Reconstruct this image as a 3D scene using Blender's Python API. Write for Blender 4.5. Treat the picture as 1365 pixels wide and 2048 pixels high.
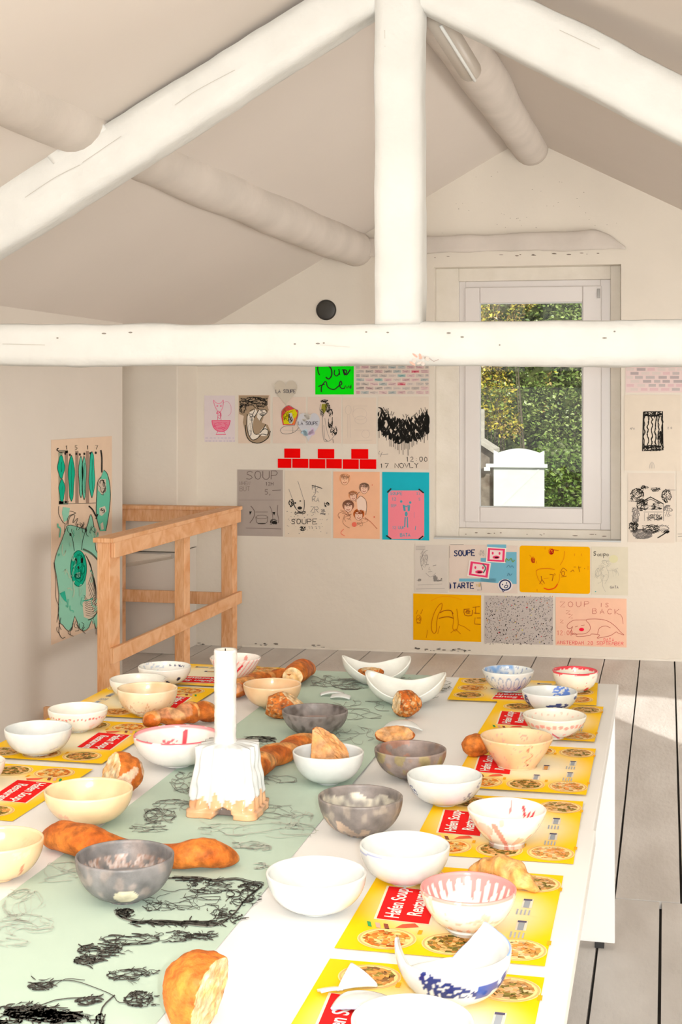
import bpy, bmesh, math, random
import numpy as np
from mathutils import Vector, Matrix, noise

random.seed(11)
SC = bpy.context.scene
for o in list(bpy.data.objects):
    bpy.data.objects.remove(o)
COL = SC.collection
PI = math.pi

# ------------------------------------------------------------------ camera
F = 2850.0            # focal length in pixels of the 1365 x 2048 frame
HZ = 800.0            # pixel row of the horizon (level camera with lens shift)
EYE = 1.60
YAW = math.radians(12.9)
CS, SN = math.cos(YAW), math.sin(YAW)
cam = bpy.data.cameras.new('camera')
cam.sensor_fit = 'HORIZONTAL'; cam.sensor_width = 36.0
cam.lens = 36.0 * F / 1365.0
cam.shift_y = -(1024.0 - HZ) / 1365.0
cam.clip_end = 300
camo = bpy.data.objects.new('camera', cam); COL.objects.link(camo)
camo.location = (0, 0, EYE); camo.rotation_euler = (PI/2, 0, YAW)
SC.camera = camo

# ------------------------------------------------------------------ exposure, sky, sun, flash
SC.view_settings.view_transform = 'Standard'
SC.view_settings.look = 'None'
SC.view_settings.gamma = 1.0
SC.view_settings.exposure = 0.0
SKY = 1.25
SUN = 5.5
FLASH = 155.0
wd = bpy.data.worlds.new('sky'); SC.world = wd; wd.use_nodes = True
bg = wd.node_tree.nodes['Background']
bg.inputs[0].default_value = (1.0, 0.955, 0.90, 1); bg.inputs[1].default_value = SKY
sl = bpy.data.lights.new('sun', 'SUN'); sl.energy = SUN; sl.angle = math.radians(0.8); sl.color = (1.0, 0.95, 0.87)
so = bpy.data.objects.new('sun', sl); COL.objects.link(so)
SUN_DIR = Vector((-0.31, 0.47, -0.300)).normalized()
so.rotation_euler = SUN_DIR.to_track_quat('-Z', 'Y').to_euler()
so.location = (6, -6, 8)
fl = bpy.data.lights.new('camera_flash', 'POINT'); fl.energy = FLASH; fl.shadow_soft_size = 0.035; fl.color = (0.95, 0.99, 1.0)
fo = bpy.data.objects.new('camera_flash', fl); COL.objects.link(fo)
fo.location = (0.125, -0.03, EYE + 0.05)
def fill_area(name, loc, size, power, rot, col=(1.0, 0.975, 0.94)):     # added area fill lamps, out of view, with no window modelled
    l = bpy.data.lights.new(name, 'AREA'); l.shape = 'RECTANGLE'; l.size, l.size_y = size; l.energy = power; l.color = col
    o = bpy.data.objects.new(name, l); COL.objects.link(o); o.location = loc; o.rotation_euler = rot
fill_area('fill_light_back', (.53, -2.9, 1.5), (1.1, 2.2), 285, (PI/2, 0, 0))  # unseen lamp added behind the camera to raise the ambient level
fill_area('fill_light_side', (3.0, 7.0, .85), (3.4, 1.3), 90, (PI/2, 0, PI/2))  # unseen lamp added at the right to even out the end wall

# ------------------------------------------------------------------ pixel -> place
def ray(px, py):
    xc = (px - 682.5) / F; zz = -(py - HZ) / F
    return Vector((CS*xc - SN, SN*xc + CS, zz))
E = Vector((0, 0, EYE))
def hz(px, py, z):
    d = ray(px, py); return E + d * ((z - EYE) / d.z)
def hx(px, py, X):
    d = ray(px, py); return E + d * (X / d.x)
def hy(px, py, Y):
    d = ray(px, py); return E + d * (Y / d.y)
def hplane(px, py, p0, n):
    d = ray(px, py); return E + d * ((p0 - E).dot(n) / d.dot(n))
def depth(p):
    return -SN*p.x + CS*p.y
G1 = hz(530, 1294.5, 0); G2 = hz(1365, 1322.5, 0)
WU = (G2 - G1).normalized()                       # along the end wall, to the right
WN = Vector((WU.y, -WU.x, 0))                     # end wall normal, into the room
def wp(px, py, off=0.0):
    return hplane(px, py, G1 + WN*off, WN)

# ------------------------------------------------------------------ colour helpers
def lin(c):
    out = []
    for v in c:
        v /= 255.0
        out.append(v/12.92 if v <= 0.04045 else ((v+0.055)/1.055)**2.4)
    return out
def far(r, g, b):       # the paint of things that hang at the far walls
    l = lin((r, g, b)); return tuple(min(0.92, l[i] / (0.86, 0.85, 0.82)[i]) for i in range(3))
def near(r, g, b):
    l = lin((r, g, b)); return tuple(min(0.9, v*0.92) for v in l)

# ------------------------------------------------------------------ materials
def newmat(name):
    m = bpy.data.materials.new(name); m.use_nodes = True
    return m, m.node_tree.nodes, m.node_tree.links, m.node_tree.nodes['Principled BSDF']
def mat_noise(name, c1, c2, scale=6, rough=0.7, bump=0.0, bscale=30, detail=6, lo=0.35, hi=0.7, stretch=None, spec=0.4):
    m, N, L, b = newmat(name)
    tc = N.new('ShaderNodeTexCoord'); src = tc.outputs['Object']
    if stretch:
        mp = N.new('ShaderNodeMapping'); mp.inputs['Scale'].default_value = stretch
        L.new(src, mp.inputs[0]); src = mp.outputs[0]
    n = N.new('ShaderNodeTexNoise'); n.inputs['Scale'].default_value = scale; n.inputs['Detail'].default_value = detail
    L.new(src, n.inputs['Vector'])
    r = N.new('ShaderNodeValToRGB'); r.color_ramp.elements[0].position = lo; r.color_ramp.elements[1].position = hi
    r.color_ramp.elements[0].color = (*c1, 1); r.color_ramp.elements[1].color = (*c2, 1)
    L.new(n.outputs['Fac'], r.inputs[0]); L.new(r.outputs[0], b.inputs['Base Color'])
    b.inputs['Roughness'].default_value = rough; b.inputs['Specular IOR Level'].default_value = spec
    if bump:
        n2 = N.new('ShaderNodeTexNoise'); n2.inputs['Scale'].default_value = bscale; n2.inputs['Detail'].default_value = 8
        L.new(src, n2.inputs['Vector'])
        bp = N.new('ShaderNodeBump'); bp.inputs['Strength'].default_value = bump; bp.inputs['Distance'].default_value = 0.01
        L.new(n2.outputs['Fac'], bp.inputs['Height']); L.new(bp.outputs[0], b.inputs['Normal'])
    return m
def mat_attr(name, rough=0.85, spec=0.3, var=0.0, vscale=60, bump=0, bscale=80, coat=0, stretch=None):
    m, N, L, b = newmat(name)
    a = N.new('ShaderNodeAttribute'); a.attribute_name = 'Col'
    src = a.outputs['Color']
    tc = N.new('ShaderNodeTexCoord'); vec = tc.outputs['Object']
    if stretch:
        mp = N.new('ShaderNodeMapping'); mp.inputs['Scale'].default_value = stretch
        L.new(vec, mp.inputs[0]); vec = mp.outputs[0]
    if var:
        n = N.new('ShaderNodeTexNoise'); n.inputs['Scale'].default_value = vscale; n.inputs['Detail'].default_value = 5
        L.new(vec, n.inputs['Vector'])
        mr = N.new('ShaderNodeMapRange'); mr.inputs['From Min'].default_value = 0.3; mr.inputs['From Max'].default_value = 0.7
        mr.inputs['To Min'].default_value = 1 - var; mr.inputs['To Max'].default_value = 1 + var*0.5
        L.new(n.outputs['Fac'], mr.inputs['Value'])
        vm = N.new('ShaderNodeVectorMath'); vm.operation = 'SCALE'
        L.new(src, vm.inputs[0]); L.new(mr.outputs[0], vm.inputs['Scale']); src = vm.outputs[0]
    L.new(src, b.inputs['Base Color'])
    b.inputs['Roughness'].default_value = rough; b.inputs['Specular IOR Level'].default_value = spec
    b.inputs['Coat Weight'].default_value = coat; b.inputs['Coat Roughness'].default_value = 0.05
    if bump:
        n2 = N.new('ShaderNodeTexNoise'); n2.inputs['Scale'].default_value = bscale; n2.inputs['Detail'].default_value = 6
        L.new(vec, n2.inputs['Vector'])
        bp = N.new('ShaderNodeBump'); bp.inputs['Strength'].default_value = bump; bp.inputs['Distance'].default_value = 0.004
        L.new(n2.outputs['Fac'], bp.inputs['Height']); L.new(bp.outputs[0], b.inputs['Normal'])
    return m

def mul(c, k): return tuple(min(1, v*k) for v in c)
C_WALL = (0.80, 0.74, 0.65)
C_CEIL = (0.73, 0.665, 0.605)
M = {}
M['wall'] = mat_noise('plaster_wall', mul(C_WALL, .95), C_WALL, 2.2, .9, .25, 18, spec=.15)
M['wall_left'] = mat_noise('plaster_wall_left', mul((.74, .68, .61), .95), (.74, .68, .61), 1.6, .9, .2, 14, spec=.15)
M['ceiling'] = mat_noise('plaster_ceiling', mul(C_CEIL, .97), C_CEIL, 1.2, .9, .08, 12, spec=.1)
M['beam'] = mat_noise('white_painted_timber', (.66, .66, .63), (.72, .72, .69), 5, .6, .35, 24, stretch=(1, 1, 1), spec=.3)
M['beam_far'] = mat_noise('aged_white_painted_timber', (.62, .565, .51), (.70, .635, .575), 4, .8, .35, 22, spec=.2)
M['floor'] = mat_noise('grey_painted_boards', (.57, .535, .50), (.72, .69, .66), 5, .48, .25, 60, detail=9, stretch=(1, .35, 1), spec=.4)
M['dark_gap'] = mat_noise('dark_gap', (.035, .028, .022), (.06, .05, .04), 5)
M['cream_wood'] = mat_noise('cream_painted_frame', (.74, .69, .60), (.80, .75, .67), 8, .6, .2, 40)
M['pvc'] = mat_noise('white_pvc', (.72, .68, .655), (.74, .70, .675), 3, .3, 0)
M['metal'] = mat_noise('grey_hinge', (.30, .29, .27), (.42, .41, .39), 20, .35)
M['black'] = mat_noise('black_disc', (.018, .016, .014), (.05, .045, .038), 6, .4)
M['table'] = mat_noise('white_laminate', (.80, .80, .785), (.83, .83, .815), 2, .45, 0, spec=.3)
M['rubber'] = mat_noise('black_rubber', (.02, .02, .02), (.03, .03, .03), 5)
M['ink'] = mat_attr('drawing_ink', .95, .05)
M['glaze'] = mat_attr('glazed_ceramic', .16, .5, .06, 35, .12, 26)
M['matte_clay'] = mat_attr('smoked_clay', .42, .4, .38, 30, .35, 70)
M['bread'] = mat_attr('bread_crust', .62, .3, .5, 55, .8, 110)
M['crumb'] = mat_attr('bread_crumb', .9, .1, .25, 120, .6, 160)
M['wax'] = mat_attr('candle_wax', .5, .4, .05, 30, .7, 60)
M['gate'] = mat_noise('white_gate_paint', (.60, .62, .62), (.64, .66, .66), 3, .6)
M['stone'] = mat_noise('rough_stone', (.13, .10, .08), (.26, .22, .18), 9, .9, .5, 20)
M['pale_stone'] = mat_noise('pale_capstone', (.34, .31, .27), (.46, .43, .38), 9, .9)
M['soil'] = mat_noise('garden_soil', (.06, .07, .03), (.14, .15, .06), 3, .95)
M['leaf'] = mat_attr('leaf', .38, .6)
M['bark'] = mat_noise('bark', (.07, .06, .04), (.16, .13, .09), 12, .9)
M['tape'] = mat_noise('paper_tape', far(214, 200, 182), far(218, 205, 188), 9, .8)
# pine
def pine():
    m, N, L, b = newmat('pine_wood')
    tc = N.new('ShaderNodeTexCoord')
    mp = N.new('ShaderNodeMapping'); mp.inputs['Scale'].default_value = (9, 1.0, 1.3)
    w = N.new('ShaderNodeTexNoise'); w.inputs['Scale'].default_value = 7; w.inputs['Detail'].default_value = 4; w.inputs['Distortion'].default_value = 1.2
    L.new(tc.outputs['Object'], mp.inputs[0]); L.new(mp.outputs[0], w.inputs['Vector'])
    r = N.new('ShaderNodeValToRGB')
    e = r.color_ramp.elements; e[0].position = .32; e[1].position = .62
    e[0].color = (.72, .33, .13, 1); e[1].color = (.86, .50, .27, 1)
    L.new(w.outputs['Fac'], r.inputs[0]); L.new(r.outputs[0], b.inputs['Base Color'])
    b.inputs['Roughness'].default_value = .55
    return m
M['pine'] = pine()
def glass():
    m, N, L, b = newmat('window_glass')
    N.remove(b); out = N['Material Output']
    t = N.new('ShaderNodeBsdfTransparent'); t.inputs[0].default_value = (.93, .95, .94, 1)
    g = N.new('ShaderNodeBsdfGlossy'); g.inputs['Roughness'].default_value = .02
    f = N.new('ShaderNodeFresnel'); f.inputs[0].default_value = 1.45
    mx = N.new('ShaderNodeMixShader')
    L.new(f.outputs[0], mx.inputs[0]); L.new(t.outputs[0], mx.inputs[1]); L.new(g.outputs[0], mx.inputs[2]); L.new(mx.outputs[0], out.inputs[0])
    return m
M['glass'] = glass()
PAPERM = {}
def paper_mat(c, name='paper'):
    k = tuple(round(v, 3) for v in c)
    if k not in PAPERM:
        PAPERM[k] = mat_noise(name, mul(c, .96), c, 14, .85, 0, spec=.1)
    return PAPERM[k]

# ------------------------------------------------------------------ object helpers
def link(name, me, mat=None, parent=None, smooth=False):
    if mat is not None and not me.materials:
        for mm in (mat if isinstance(mat, (list, tuple)) else [mat]): me.materials.append(mm)
    o = bpy.data.objects.new(name, me); COL.objects.link(o)
    if parent is not None: o.parent = parent
    if smooth:
        me.polygons.foreach_set('use_smooth', [True]*len(me.polygons))
    return o
def tag(o, label=None, cat=None, group=None, kind=None):
    if label: o['label'] = label
    if cat: o['category'] = cat
    if group: o['group'] = group
    if kind: o['kind'] = kind
    return o
def empty(name, loc, rz=0):
    o = bpy.data.objects.new(name, None); COL.objects.link(o)
    o.location = loc; o.rotation_euler = (0, 0, rz); o.empty_display_size = .05
    return o
def mesh(name, V, Fc, cols=None):
    me = bpy.data.meshes.new(name); me.from_pydata([tuple(v) for v in V], [], Fc); me.update()
    if cols is not None:      # one colour per face
        a = me.color_attributes.new('Col', 'FLOAT_COLOR', 'CORNER')
        buf = []
        for p in me.polygons:
            c = cols[p.index]; buf += [c[0], c[1], c[2], 1.0]*p.loop_total
        a.data.foreach_set('color', buf)
    return me
def vcols(me, cols):          # one colour per vertex
    a = me.color_attributes.new('Col', 'FLOAT_COLOR', 'POINT')
    buf = []
    for c in cols: buf += [c[0], c[1], c[2], 1.0]
    a.data.foreach_set('color', buf)
class MB:
    def __init__(s): s.V = []; s.F = []; s.C = []
    def add(s, V, Fc, col=None):
        n = len(s.V); s.V += [Vector(v) for v in V]; s.F += [tuple(i+n for i in f) for f in Fc]; s.C += [col]*len(Fc)
    def box(s, lo, hi, col=None):
        x0, y0, z0 = lo; x1, y1, z1 = hi
        s.add([(x0,y0,z0),(x1,y0,z0),(x1,y1,z0),(x0,y1,z0),(x0,y0,z1),(x1,y0,z1),(x1,y1,z1),(x0,y1,z1)],
              [(0,3,2,1),(4,5,6,7),(0,1,5,4),(1,2,6,5),(2,3,7,6),(3,0,4,7)], col)
    def prism(s, poly, d, col=None):   # polygon of 3D points, thickness vector d
        n = len(poly); d = Vector(d)
        s.add(list(poly) + [Vector(p)+d for p in poly],
              [tuple(range(n))[::-1], tuple(range(n, 2*n))] + [(i, (i+1) % n, n+(i+1) % n, n+i) for i in range(n)], col)
    def build(s, name, mat, parent=None, bevel=0, smooth=False):
        me = mesh(name, s.V, s.F, s.C if s.C and s.C[0] is not None else None)
        bm = bmesh.new(); bm.from_mesh(me); bmesh.ops.recalc_face_normals(bm, faces=bm.faces); bm.to_mesh(me); bm.free()
        o = link(name, me, mat, parent, smooth)
        if bevel:
            b = o.modifiers.new('bevel', 'BEVEL'); b.width = bevel; b.segments = 2; b.limit_method = 'ANGLE'
        return o
def nz(p, s=1.0): return noise.noise(Vector(p)*s)

def resample(pts, n):
    pts = [Vector(p) for p in pts]
    L = [0]
    for a, b in zip(pts, pts[1:]): L.append(L[-1] + (b-a).length)
    out = []
    for i in range(n):
        d = L[-1]*i/(n-1); k = 0
        while k < len(pts)-2 and L[k+1] < d: k += 1
        t = (d-L[k])/max(1e-9, L[k+1]-L[k]); out.append(pts[k].lerp(pts[k+1], min(1, max(0, t))))
    return out
def beam(name, A, B, dvec, mat, n=60, amp=.006, power=7, parent=None, res=20, caps=True):
    """timber between two edge polylines A and B (3D), with thickness dvec"""
    A = resample(A, n); B = resample(B, n); dvec = Vector(dvec); V = []; Fc = []
    for i in range(n):
        c = (A[i]+B[i])/2 + dvec/2; u = (A[i]-B[i])/2; w = dvec/2
        for k in range(res):
            a = 2*PI*(k+.5)/res; ca, sa = math.cos(a), math.sin(a)
            q = (abs(ca)**power + abs(sa)**power)**(-1/power)
            p = c + u*ca*q + w*sa*q
            p += (u.normalized()*ca + w.normalized()*sa) * (amp*nz(p, 5) + amp*.5*nz(p, 16))
            V.append(p)
    for i in range(n-1):
        for k in range(res):
            a = i*res+k; b = i*res+(k+1) % res
            Fc.append((a, b, b+res, a+res))
    if caps: Fc += [tuple(range(res))[::-1], tuple(range((n-1)*res, n*res))]
    me = mesh(name, V, Fc)
    bm = bmesh.new(); bm.from_mesh(me); bmesh.ops.recalc_face_normals(bm, faces=bm.faces); bm.to_mesh(me); bm.free()
    return link(name, me, mat, parent, True)

# ------------------------------------------------------------------ strokes
GL = {
 'A': [[(0,0),(2,6),(4,0)],[(.8,2.2),(3.2,2.2)]], 'B': [[(0,0),(0,6),(3,6),(3.6,4.6),(2.8,3.2),(0,3.1)],[(2.8,3.2),(4,1.6),(3,0),(0,0)]],
 'C': [[(4,5),(2.6,6),(1,5.5),(0,3),(1,.5),(2.6,0),(4,1)]], 'D': [[(0,0),(0,6),(2.4,5.6),(4,3),(2.4,.3),(0,0)]],
 'E': [[(4,6),(0,6),(0,0),(4,0)],[(0,3),(3,3)]], 'F': [[(4,6),(0,6),(0,0)],[(0,3),(3,3)]],
 'G': [[(4,5),(2.4,6),(.6,5),(0,3),(.8,.6),(2.6,0),(4,1),(4,3),(2.4,3)]], 'H': [[(0,0),(0,6)],[(4,0),(4,6)],[(0,3),(4,3)]],
 'I': [[(2,0),(2,6)]], 'J': [[(3.5,6),(3.5,1.5),(2.2,0),(.6,.8)]], 'K': [[(0,0),(0,6)],[(4,6),(0,2.6),(4,0)]],
 'L': [[(0,6),(0,0),(4,0)]], 'M': [[(0,0),(.4,6),(2,2.6),(3.6,6),(4,0)]], 'N': [[(0,0),(0,6),(4,0),(4,6)]],
 'O': [[(2,6),(.6,5.2),(0,3),(.6,.8),(2,0),(3.4,.8),(4,3),(3.4,5.2),(2,6)]], 'P': [[(0,0),(0,6),(3,6),(4,4.6),(3,3),(0,2.8)]],
 'R': [[(0,0),(0,6),(3,6),(4,4.6),(3,3.1),(0,3)],[(1.8,3),(4,0)]], 'S': [[(4,5),(2.4,6),(.5,5.2),(.6,3.8),(3.2,2.6),(3.8,1.2),(2,0),(0,.8)]],
 'T': [[(0,6),(4,6)],[(2,6),(2,0)]], 'U': [[(0,6),(0,1.5),(1.2,0),(2.8,0),(4,1.5),(4,6)]], 'V': [[(0,6),(2,0),(4,6)]],
 'W': [[(0,6),(1,0),(2,4),(3,0),(4,6)]], 'X': [[(0,0),(4,6)],[(0,6),(4,0)]], 'Y': [[(0,6),(2,3),(4,6)],[(2,3),(2,0)]], 'Z': [[(0,6),(4,6),(0,0),(4,0)]],
 '0': [[(2,6),(.6,5),(.3,3),(.8,.8),(2,0),(3.4,.8),(3.7,3),(3.3,5.2),(2,6)]], '1': [[(1,4.6),(2.2,6),(2.2,0)]],
 '2': [[(.3,5),(2,6),(3.6,4.8),(2.8,3),(0,0),(4,0)]], '3': [[(.3,5.5),(2,6),(3.5,4.8),(1.6,3.2),(3.8,1.6),(2,0),(0,.7)]],
 '4': [[(3,0),(3,6),(0,2),(4,2)]], '5': [[(3.8,6),(.6,6),(.4,3.4),(2.6,3.6),(3.8,2),(2.4,0),(.2,.5)]], '7': [[(0,6),(4,6),(1.4,0)]],
 ':': [[(2,4.2),(2,3.6)],[(2,1.6),(2,1)]], '-': [[(.4,3),(3.6,3)]], '.': [[(1.8,.5),(2.2,0)]], ',': [[(2,.6),(1.4,-1)]], '(': [[(3,6.4),(1.8,3),(3,-.4)]],
}
class Ink:
    """flat strokes drawn on a real surface; mp(x, y, layer) gives the 3D point"""
    def __init__(s, mp): s.mp = mp; s.V = []; s.F = []; s.C = []; s.lay = 0
    def poly(s, pts, col):
        n = len(s.V)
        for p in pts: s.V.append(s.mp(p[0], p[1], s.lay))
        s.F.append(tuple(range(n, n+len(pts)))); s.C.append(col)
    def line(s, pts, w, col, smooth=0, taper=False):
        if smooth: pts = cr(pts, smooth)
        m = len(pts)
        if m < 2: return
        n = len(s.V)
        for i, p in enumerate(pts):
            a = pts[max(0, i-1)]; b = pts[min(m-1, i+1)]
            dx, dy = b[0]-a[0], b[1]-a[1]; l = math.hypot(dx, dy) or 1
            ww = w/2
            if taper: ww *= .25 + .75*math.sin(PI*(i+.5)/m)
            s.V.append(s.mp(p[0]-dy/l*ww, p[1]+dx/l*ww, s.lay)); s.V.append(s.mp(p[0]+dy/l*ww, p[1]-dx/l*ww, s.lay))
        for i in range(m-1):
            k = n+2*i; s.F.append((k, k+1, k+3, k+2)); s.C.append(col)
    def ell(s, cx, cy, rx, ry, col, n=24, rot=0, w=None, a0=0, a1=2*PI):
        pts = []
        for i in range(n+1):
            a = a0+(a1-a0)*i/n; x, y = rx*math.cos(a), ry*math.sin(a)
            pts.append((cx+x*math.cos(rot)-y*math.sin(rot), cy+x*math.sin(rot)+y*math.cos(rot)))
        if w: s.line(pts, w, col)
        else: s.poly(pts[:-1], col)
    def text(s, t, x, y, h, w, col, adv=1.25, slope=0, jit=0, yup=-1, wd=.62):
        """(x, y): lower left corner; h letter height; yup=-1 when y grows downwards"""
        cx = x
        for ch in t:
            if ch != ' ':
                k = h/6; kx = h*wd/4
                for st in GL.get(ch, []):
                    s.line([(cx+q[0]*kx+random.uniform(-jit, jit), y+slope*(cx-x)+yup*q[1]*k+random.uniform(-jit, jit)) for q in st], w, col)
            cx += h*wd*adv
        return cx
    def scrib(s, cx, cy, rx, ry, n, w, col, step=.35, sm=3, ln=8):
        for _ in range(n):
            x = cx+random.uniform(-rx, rx); y = cy+random.uniform(-ry, ry); a = random.uniform(0, 2*PI); pts = [(x, y)]
            for _k in range(random.randint(3, ln)):
                a += random.uniform(-1.3, 1.3); x += math.cos(a)*rx*step; y += math.sin(a)*ry*step
                ee = math.hypot((x-cx)/(rx or 1), (y-cy)/(ry or 1))
                if ee > 1.05: x = cx+(x-cx)/ee*.9; y = cy+(y-cy)/ee*.9; a += 1.6
                pts.append((x, y))
            s.line(pts, w*random.uniform(.7, 1.4), col, sm)
    def brush(s, cx, cy, rx, ry, n, w, col, ln=10, ang=0, sp=.9):
        for _ in range(n):
            a = random.uniform(0, 2*PI); r = math.sqrt(random.random()); x = cx+rx*r*math.cos(a); y = cy+ry*r*math.sin(a)
            b = ang+random.gauss(0, sp); L = ln*random.uniform(.5, 1.5); c = random.uniform(-.5, .5)
            s.line([(x, y), (x+L*.5*math.cos(b)-c*L*.4*math.sin(b), y+.45*(L*.5*math.sin(b)+c*L*.4*math.cos(b))), (x+L*math.cos(b), y+.45*L*math.sin(b))], w*random.uniform(.5, 1.6), col, 4, taper=True)
    def build(s, name, parent, mat=None):
        me = mesh(name, s.V, s.F, s.C); return link(name, me, mat or M['ink'], parent)
def cr(P, k):
    if len(P) < 3: return P
    out = []
    for i in range(len(P)-1):
        p0 = P[max(0, i-1)]; p1 = P[i]; p2 = P[i+1]; p3 = P[min(len(P)-1, i+2)]
        for j in range(k):
            t = j/k
            out.append(tuple(.5*((2*p1[c]) + (-p0[c]+p2[c])*t + (2*p0[c]-5*p1[c]+4*p2[c]-p3[c])*t*t + (-p0[c]+3*p1[c]-3*p2[c]+p3[c])*t**3) for c in (0, 1)))
    out.append(tuple(P[-1][:2])); return out

# ================================================================== THE ROOM
PK = wp(1053, 275)
SL_, SR_ = 0.567, -0.503
def ceil_z(x): return PK.z + (SL_*(x-PK.x) if x < PK.x else SR_*(x-PK.x))
XL = -2.99; XR = 1.27; YB = -3.0; YW = 8.96
def struct(o): o['kind'] = 'structure'; return o

# floor: separate boards with open joints over a dark sub-floor
fb = MB()
def boards(y0, y1, first, w, x0, x1):
    k0 = int(math.floor((x0-first)/w))
    x = first + k0*w
    while x < x1:
        a, b = max(x, x0), min(x+w, x1)
        if b-a > .02:
            g = .0028 + .0016*random.random()
            n = 14; V = []; Fc = []
            for i in range(n+1):
                y = y0+.002+(y1-y0-.004)*i/n
                j1 = .0012*nz((a*3, y*6, 1)); j2 = .0012*nz((b*3, y*6, 7))
                V += [(a+g+j1, y, 0), (b-g+j2, y, 0), (b-g+j2, y, -.025), (a+g+j1, y, -.025)]
            for i in range(n):
                for c in range(4):
                    p = 4*i+c; q = 4*i+(c+1) % 4; Fc.append((p, q, q+4, p+4))
            Fc += [(0,3,2,1), (4*n, 4*n+1, 4*n+2, 4*n+3)]
            fb.add(V, Fc)
        x += w
boards(4.66, 9.1, -.165, .21, XL-.5, 3.2)
boards(1.0, 4.655, -.2, .18, XL, XR+.1)
boards(YB, .998, -.165, .21, XL, XR+.1)
struct(fb.build('floor', M['floor']))
sf = MB(); sf.box((XL-.6, YB, -.12), (3.2, 9.2, -.03)); o = struct(sf.build('trim_1', M['dark_gap']))

# end wall with the window opening (solid blocks around the recess), gable topped
WT = .34
def wq(u, z, d=0.0): return G1 + WU*u + WN*d + Vector((0, 0, z))
def wu(px, py):
    p = wp(px, py) - G1; return p.dot(WU), p.z
u0, zt = wu(868, 533); u1, zb = wu(1243, 1079)
zt = (wu(868, 534)[1]+wu(1246, 529)[1])/2; zb = (wu(880, 1076)[1]+wu(1240, 1084)[1])/2
uL = (Vector((-3.5, 0, 0))-Vector((G1.x, 0, 0))).x; uR = 3.2 - G1.x
def wall_block(mb, poly):
    mb.prism([wq(u, z) for u, z in poly], -WN*WT)
def cz(u): return ceil_z((G1+WU*u).x) + .05
uP = (PK-G1).dot(WU)
we = MB()
wall_block(we, [(uL, 0), (u0, 0), (u0, cz(u0)), (uL, cz(uL))])
wall_block(we, [(u1, 0), (uR, 0), (uR, cz(uR)), (u1, cz(u1))])
wall_block(we, [(u0, 0), (u1, 0), (u1, zb), (u0, zb)])
wall_block(we, [(u0, zt), (u1, zt), (u1, cz(u1)), (uP, cz(uP)), (u0, cz(u0))])
struct(we.build('wall_end', M['wall']))
# skirting ledge with chipped plaster at the foot of the end wall
sk = MB(); n = 160
for i in range(n):
    ua = .15+(2.6+.9)*i/n - .3; ub = ua + 3.5/n
    ha = .012+.006*nz((ua*9, 2, 3)); hb = .012+.006*nz((ub*9, 2, 3)); d = .012
    P = [wq(ua, 0, 0), wq(ub, 0, 0), wq(ub, hb, 0), wq(ua, ha, 0)]
    Q = [wq(ua, 0, d), wq(ub, 0, d), wq(ub, hb, d*.6), wq(ua, ha, d*.6)]
    sk.add(P+Q, [(4,5,6,7), (7,6,2,3), (0,3,7,4), (1,5,6,2)])
struct(sk.build('baseboard_end', M['cream_wood']))

# left wall, ends before the stairwell corner; chimney-like pier behind
lw = MB()
lw.box((XL-.25, YB, 0), (XL, 7.54, ceil_z(XL)+.06)); struct(lw.build('wall_left', M['wall_left']))
lw = MB(); lw.box((-3.62, 7.3, 0), (-3.40, 9.1, 2.1)); struct(lw.build('wall_stairwell', M['wall_left']))
pr = MB(); pr.box((-3.45, 8.48, hy(300, 1103, 8.48).z), (-2.995, 8.9, 1.98)); struct(pr.build('trim_2', M['wall'], bevel=.006))
pr = MB(); pr.box((-3.45, 8.50, 0), (-3.0, 8.9, hy(300, 1105, 8.48).z)); struct(pr.build('trim_3', M['wall_left'], bevel=.004))
# sloping plaster patch under the ledge of the pier
pr = MB(); z1 = hy(300, 1108, 8.46).z; pr.add([(-3.38, 8.50, z1-.10), (-3.03, 8.50, z1-.03), (-3.03, 8.465, z1), (-3.38, 8.465, z1), (-3.38, 8.455, z1-.07), (-3.03, 8.455, z1-.012)], [(0,1,5,4), (4,5,2,3)])
struct(pr.build('trim_4', M['wall']))
# right side of the room, out of the frame
rw = MB(); rw.box((XR-.16, YB, 0), (XR, 5.0, ceil_z(XR)+.1)); struct(rw.build('wall_right', M['wall']))
rw = MB(); rw.box((XR, 4.95, 1.86), (3.2, 5.0, 2.2)); rw.box((2.1, 4.95, 0), (3.2, 5.0, 1.86)); struct(rw.build('wall_sun_mask', M['wall']))  # unseen wall added to shape the sun patch on the floor
rw = MB(); rw.box((3.05, 5.0, 0), (3.2, 9.1, 1.6)); struct(rw.build('wall_wing_side', M['wall']))
# sloping ceilings
def slab(name, x0, x1, y0=YB):
    mb = MB(); z0, z1 = ceil_z(x0), ceil_z(x1); t = .12
    ys = [y0, YW+.3]
    V = []
    for y in ys: V += [(x0, y, z0), (x1, y, z1), (x1, y, z1+t), (x0, y, z0+t)]
    mb.add(V, [(0,1,2,3), (7,6,5,4), (0,4,5,1), (1,5,6,2), (2,6,7,3), (3,7,4,0)])
    return struct(mb.build(name, M['ceiling']))
slab('ceiling', -3.65, PK.x); slab('ceiling', PK.x, XR+.02); slab('ceiling', XR+.02, 3.25, 4.95)

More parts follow.
